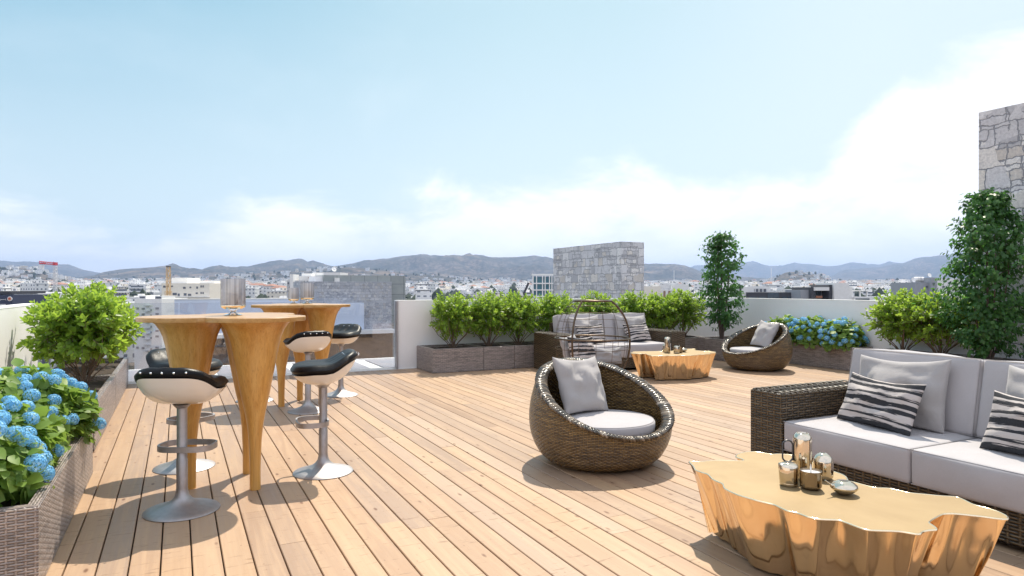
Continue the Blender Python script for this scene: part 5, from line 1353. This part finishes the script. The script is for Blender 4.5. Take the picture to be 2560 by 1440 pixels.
# white building with dark glazed front
D_ = 120; th = building('office_building', 'white building with a dark glazed front above the right parapet', 1920, D_)
slab(th, 'white_block', M_OFFW, 1852, 1890, 717, 765, D_, 1920, 12, 1.0, -24); slab(th, 'roof_block', M_OFFW, 1886, 1946, 715.5, 731, D_, 1920, 8, 4); slab(th, 'dark_front', M_DGREY, 1870, 1985, 731, 765, D_, 1920, 9, 0, -24); slab(th, 'side_wall', M_DGREY, 1853, 1858, 719, 765, D_, 1920, 2, .9, -24)
wins(th, M_WINB, [(ux(px - 1920, D_), 0, zat(745.5, D_), ux(w_, D_), ux(8, D_)) for px, w_ in ((1882, 20), (1905, 18), (1961, 12), (1976, 12))] + [(ux(1926 - 1920, D_), -.05, zat(741, D_), ux(15, D_), ux(18, D_)), (ux(1940 - 1920, D_), -.05, zat(741, D_), ux(12, D_), ux(18, D_))])
wins(th, M_DKW, [(ux(px - 1920, D_), 4, zat(726, D_), ux(6, D_), ux(8, D_)) for px in (1893, 1903, 1913, 1923, 1933)])
for k in range(5): b = MB(); b.box((ux(1956 + k * 7 - 1920, D_), 3, zat(728.5, D_)), (ux(4, D_), 1.0, ux(5, D_))); b.build('roof_unit', M_OFFW, th, smooth=0)
# dark and white building with a lift tower
D_ = 115; th = building('office_building', 'white lift tower and dark balconied block above the right parapet', 2095, D_)
slab(th, 'grey_wing', M_GREYB, 2008, 2030, 725, 765, D_, 2095, 8, 1, -24); slab(th, 'dark_pier', M_DGREY, 2028, 2036, 718, 765, D_, 2095, 8, 0, -24); slab(th, 'roof_slab', M_OFFW, 2034, 2072, 718, 726.5, D_, 2095, 8, -.2); slab(th, 'balcony_back', M_GREYB, 2036, 2072, 726.5, 765, D_, 2095, 5, 2.5, -24)
slab(th, 'balcony_rail', simple('terracotta_rail', (.30, .12, .06), .6), 2040, 2056, 739.5, 745, D_, 2095, .2, 0); slab(th, 'narrow_pier', M_DGREY, 2072, 2081, 712, 765, D_, 2095, 7, 0, -24); slab(th, 'lift_tower', M_OFFW, 2081, 2118, 707, 765, D_, 2095, 7, -.6, -24); slab(th, 'rear_block', M_OFFW, 2118, 2136, 716, 765, D_, 2095, 7, .6, -24)  # the narrow pier has the same dark grey cladding as the first
slab(th, 'terrace', M_OFFW, 2136, 2180, 742, 765, D_, 2095, 9, 0, -24); slab(th, 'pergola_roof', M_WHT, 2140, 2182, 726, 728, D_, 2095, 6, 1)
for px in (2141, 2160, 2178): slab(th, 'pergola_post', M_WHT, px - 1, px + 1, 728, 743, D_, 2095, .3, 1.2)
wins(th, M_WINB, [(ux(2120.5 - 2095, D_), .58, zat(730, D_), ux(5, D_), ux(22, D_)), (ux(2046 - 2095, D_), 2.45, zat(733, D_), ux(14, D_), ux(10, D_)), (ux(2062 - 2095, D_), 2.45, zat(737, D_), ux(12, D_), ux(18, D_)), (ux(2156 - 2095, D_), 0, zat(748, D_), ux(34, D_), ux(4, D_))])
# grey building with dishes by the large dark tree
D_ = 140; th = building('apartment_block', 'grey and white block with round satellite dishes beside the large dark tree', 2330, D_, 'apartment block')
slab(th, 'grey_wing', M_GREYB, 2295, 2330, 706, 765, D_, 2330, 9, 1, -24); slab(th, 'grey_tower', M_GREYB, 2328, 2342, 694, 765, D_, 2330, 7, 0, -24); slab(th, 'white_block', M_OFFW, 2342, 2400, 696, 765, D_, 2330, 9, -.3, -24)
wins(th, M_DKW, [(ux(px - 2330, D_), off, zat(y, D_), ux(5, D_), ux(5, D_)) for px, y, off in ((2334, 709, 0), (2334, 724, 0), (2324, 717, 1), (2356, 717, -.3), (2370, 708, -.3))])
for px, py, r in ((2297, 700, 6.2), (2338, 688, 5.6)): dish(th, ux(px - 2330, D_), zat(py, D_), ux(r, D_), math.radians(15), 70)
for px in (2311, 2319, 2325):
    b = MB(); b.lathe([(.001, -.5), (.5, -.45), (.5, .45), (.001, .5)], 14); b.build('water_tank', M_WHT, th, (ux(px - 2330, D_), 3, zat(699, D_) + .1), rot=(0, math.radians(90), 0))
# ---- cranes
def lattice(b, w_, z0, z1, n, r, c=(0, 0)):
    h = w_ / 2; cs = [(-h, -h), (h, -h), (h, h), (-h, h)]
    for x, y in cs: b.tube([(c[0] + x, c[1] + y, z0), (c[0] + x, c[1] + y, z1)], r, 4)
    for i in range(n):
        a, e = z0 + (z1 - z0) * i / n, z0 + (z1 - z0) * (i + 1) / n
        for k in range(4):
            p, q = cs[k], cs[(k + 1) % 4]
            if i % 2: p, q = q, p
            b.tube([(c[0] + p[0], c[1] + p[1], a), (c[0] + q[0], c[1] + q[1], e)], r * .7, 4)
            b.tube([(c[0] + p[0], c[1] + p[1], e), (c[0] + q[0], c[1] + q[1], e)], r * .6, 4)
M_CY = simple('crane_yellow', (.62, .42, .20), .5, var=.2, scale=.4); M_CR = simple('crane_red', (.55, .035, .05), .5); M_CW = simple('crane_white', (.72, .72, .74), .5)
D_ = 165; p = at(421, D_); th = thing('tower_crane', 'yellow lattice crane mast rising in front of the cream apartment block', 'crane', (p.x, p.y, -24), -YAW)
b = MB(); lattice(b, ux(7.4, D_), 0, zat(668, D_) + 24, 34, .075); b.build('mast', M_CY, th, smooth=0)
b = MB(); lattice(b, ux(11.5, D_), 0, zat(728, D_) + 24, 16, .06); b.build('climbing_frame', M_CY, th, smooth=0)
b = MB(); b.box((0, 0, zat(666.5, D_) + 24), (ux(8, D_), ux(8, D_), ux(3, D_))); b.build('head', M_DGREY, th, smooth=0)
D_ = 420; p = at(138, D_); th = thing('tower_crane', 'red and white tower crane standing over the houses at the left', 'crane', (p.x, p.y, -24), -YAW)
zt = zat(662, D_) + 24
b = MB(); lattice(b, ux(6.4, D_), 0, zt - 1, 34, .16); b.build('mast', M_CW, th, smooth=0)
b = MB(); b.box((0, 0, zt + .6), (ux(7, D_), 2.2, ux(7.5, D_))); b.build('cab', M_CR, th, smooth=0)
b = MB(); x1 = ux(98 - 138, D_)
for dz in (0, 1.0): b.tube([(0, 0, zt + dz), (x1, 0, zt + 1 + dz * 1.2)], .28, 5)
for k in range(9): b.tube([(x1 * k / 9, 0, zt + .2), (x1 * (k + 1) / 9, 0, zt + 2.0)], .16, 4)
b.build('counter_jib', M_CR, th, smooth=0)
b = MB(); b.box((x1 + 1.4, 0, zt - 1.4), (ux(9, D_), 2.0, ux(11, D_))); b.build('counterweight', M_CW, th, smooth=0)
b = MB(); b.box((x1 + ux(8, D_), 0, zt + .9), (ux(12, D_), 1.8, ux(3.2, D_))); b.build('winch', M_CR, th, smooth=0)
D_ = 200; p = at(1316, D_); th = MB(); a = (0, 0, zat(735, D_)); th.tube([(ux(-7, D_), 0, zat(736, D_) - 20), (ux(-5, D_), 0, zat(731, D_)), (ux(5.5, D_), 0, zat(707, D_))], .38, 6)
o = th.build('crane_boom', M_DGREY, loc=(p.x, p.y, 0), rz=-YAW); tag(o, 'thin dark crane boom leaning left of the white grid office block', 'crane boom')
for px, py, lb in ((1685, 676, 'thin radio mast on the town hillside behind the last shrubs'), (1928, 670, 'thin radio mast in front of the small brown hill'), (2096, 696, 'thin antenna pole left of the white lift tower')):
    D_ = 900 if px != 2096 else 140; p = at(px, D_); b = MB(); b.tube([(0, 0, -30), (0, 0, zat(py, D_))], .3 if D_ > 500 else .07, 5); o = b.build('radio_mast', M_CW, loc=(p.x, p.y, 0)); tag(o, lb, 'mast')

# ------------------------------------------------------------------ air
hz = MB(); hz.box((0, 0, 202), (26100, 26100, 457)); 
m, t = material('haze_air'); t.vol(t.n('VolumePrincipled', {'Color': (.47, .64, 1.0, 1), 'Density': HAZE, 'Anisotropy': .3}))
tag(hz.build('haze', m, smooth=0), kind='stuff')
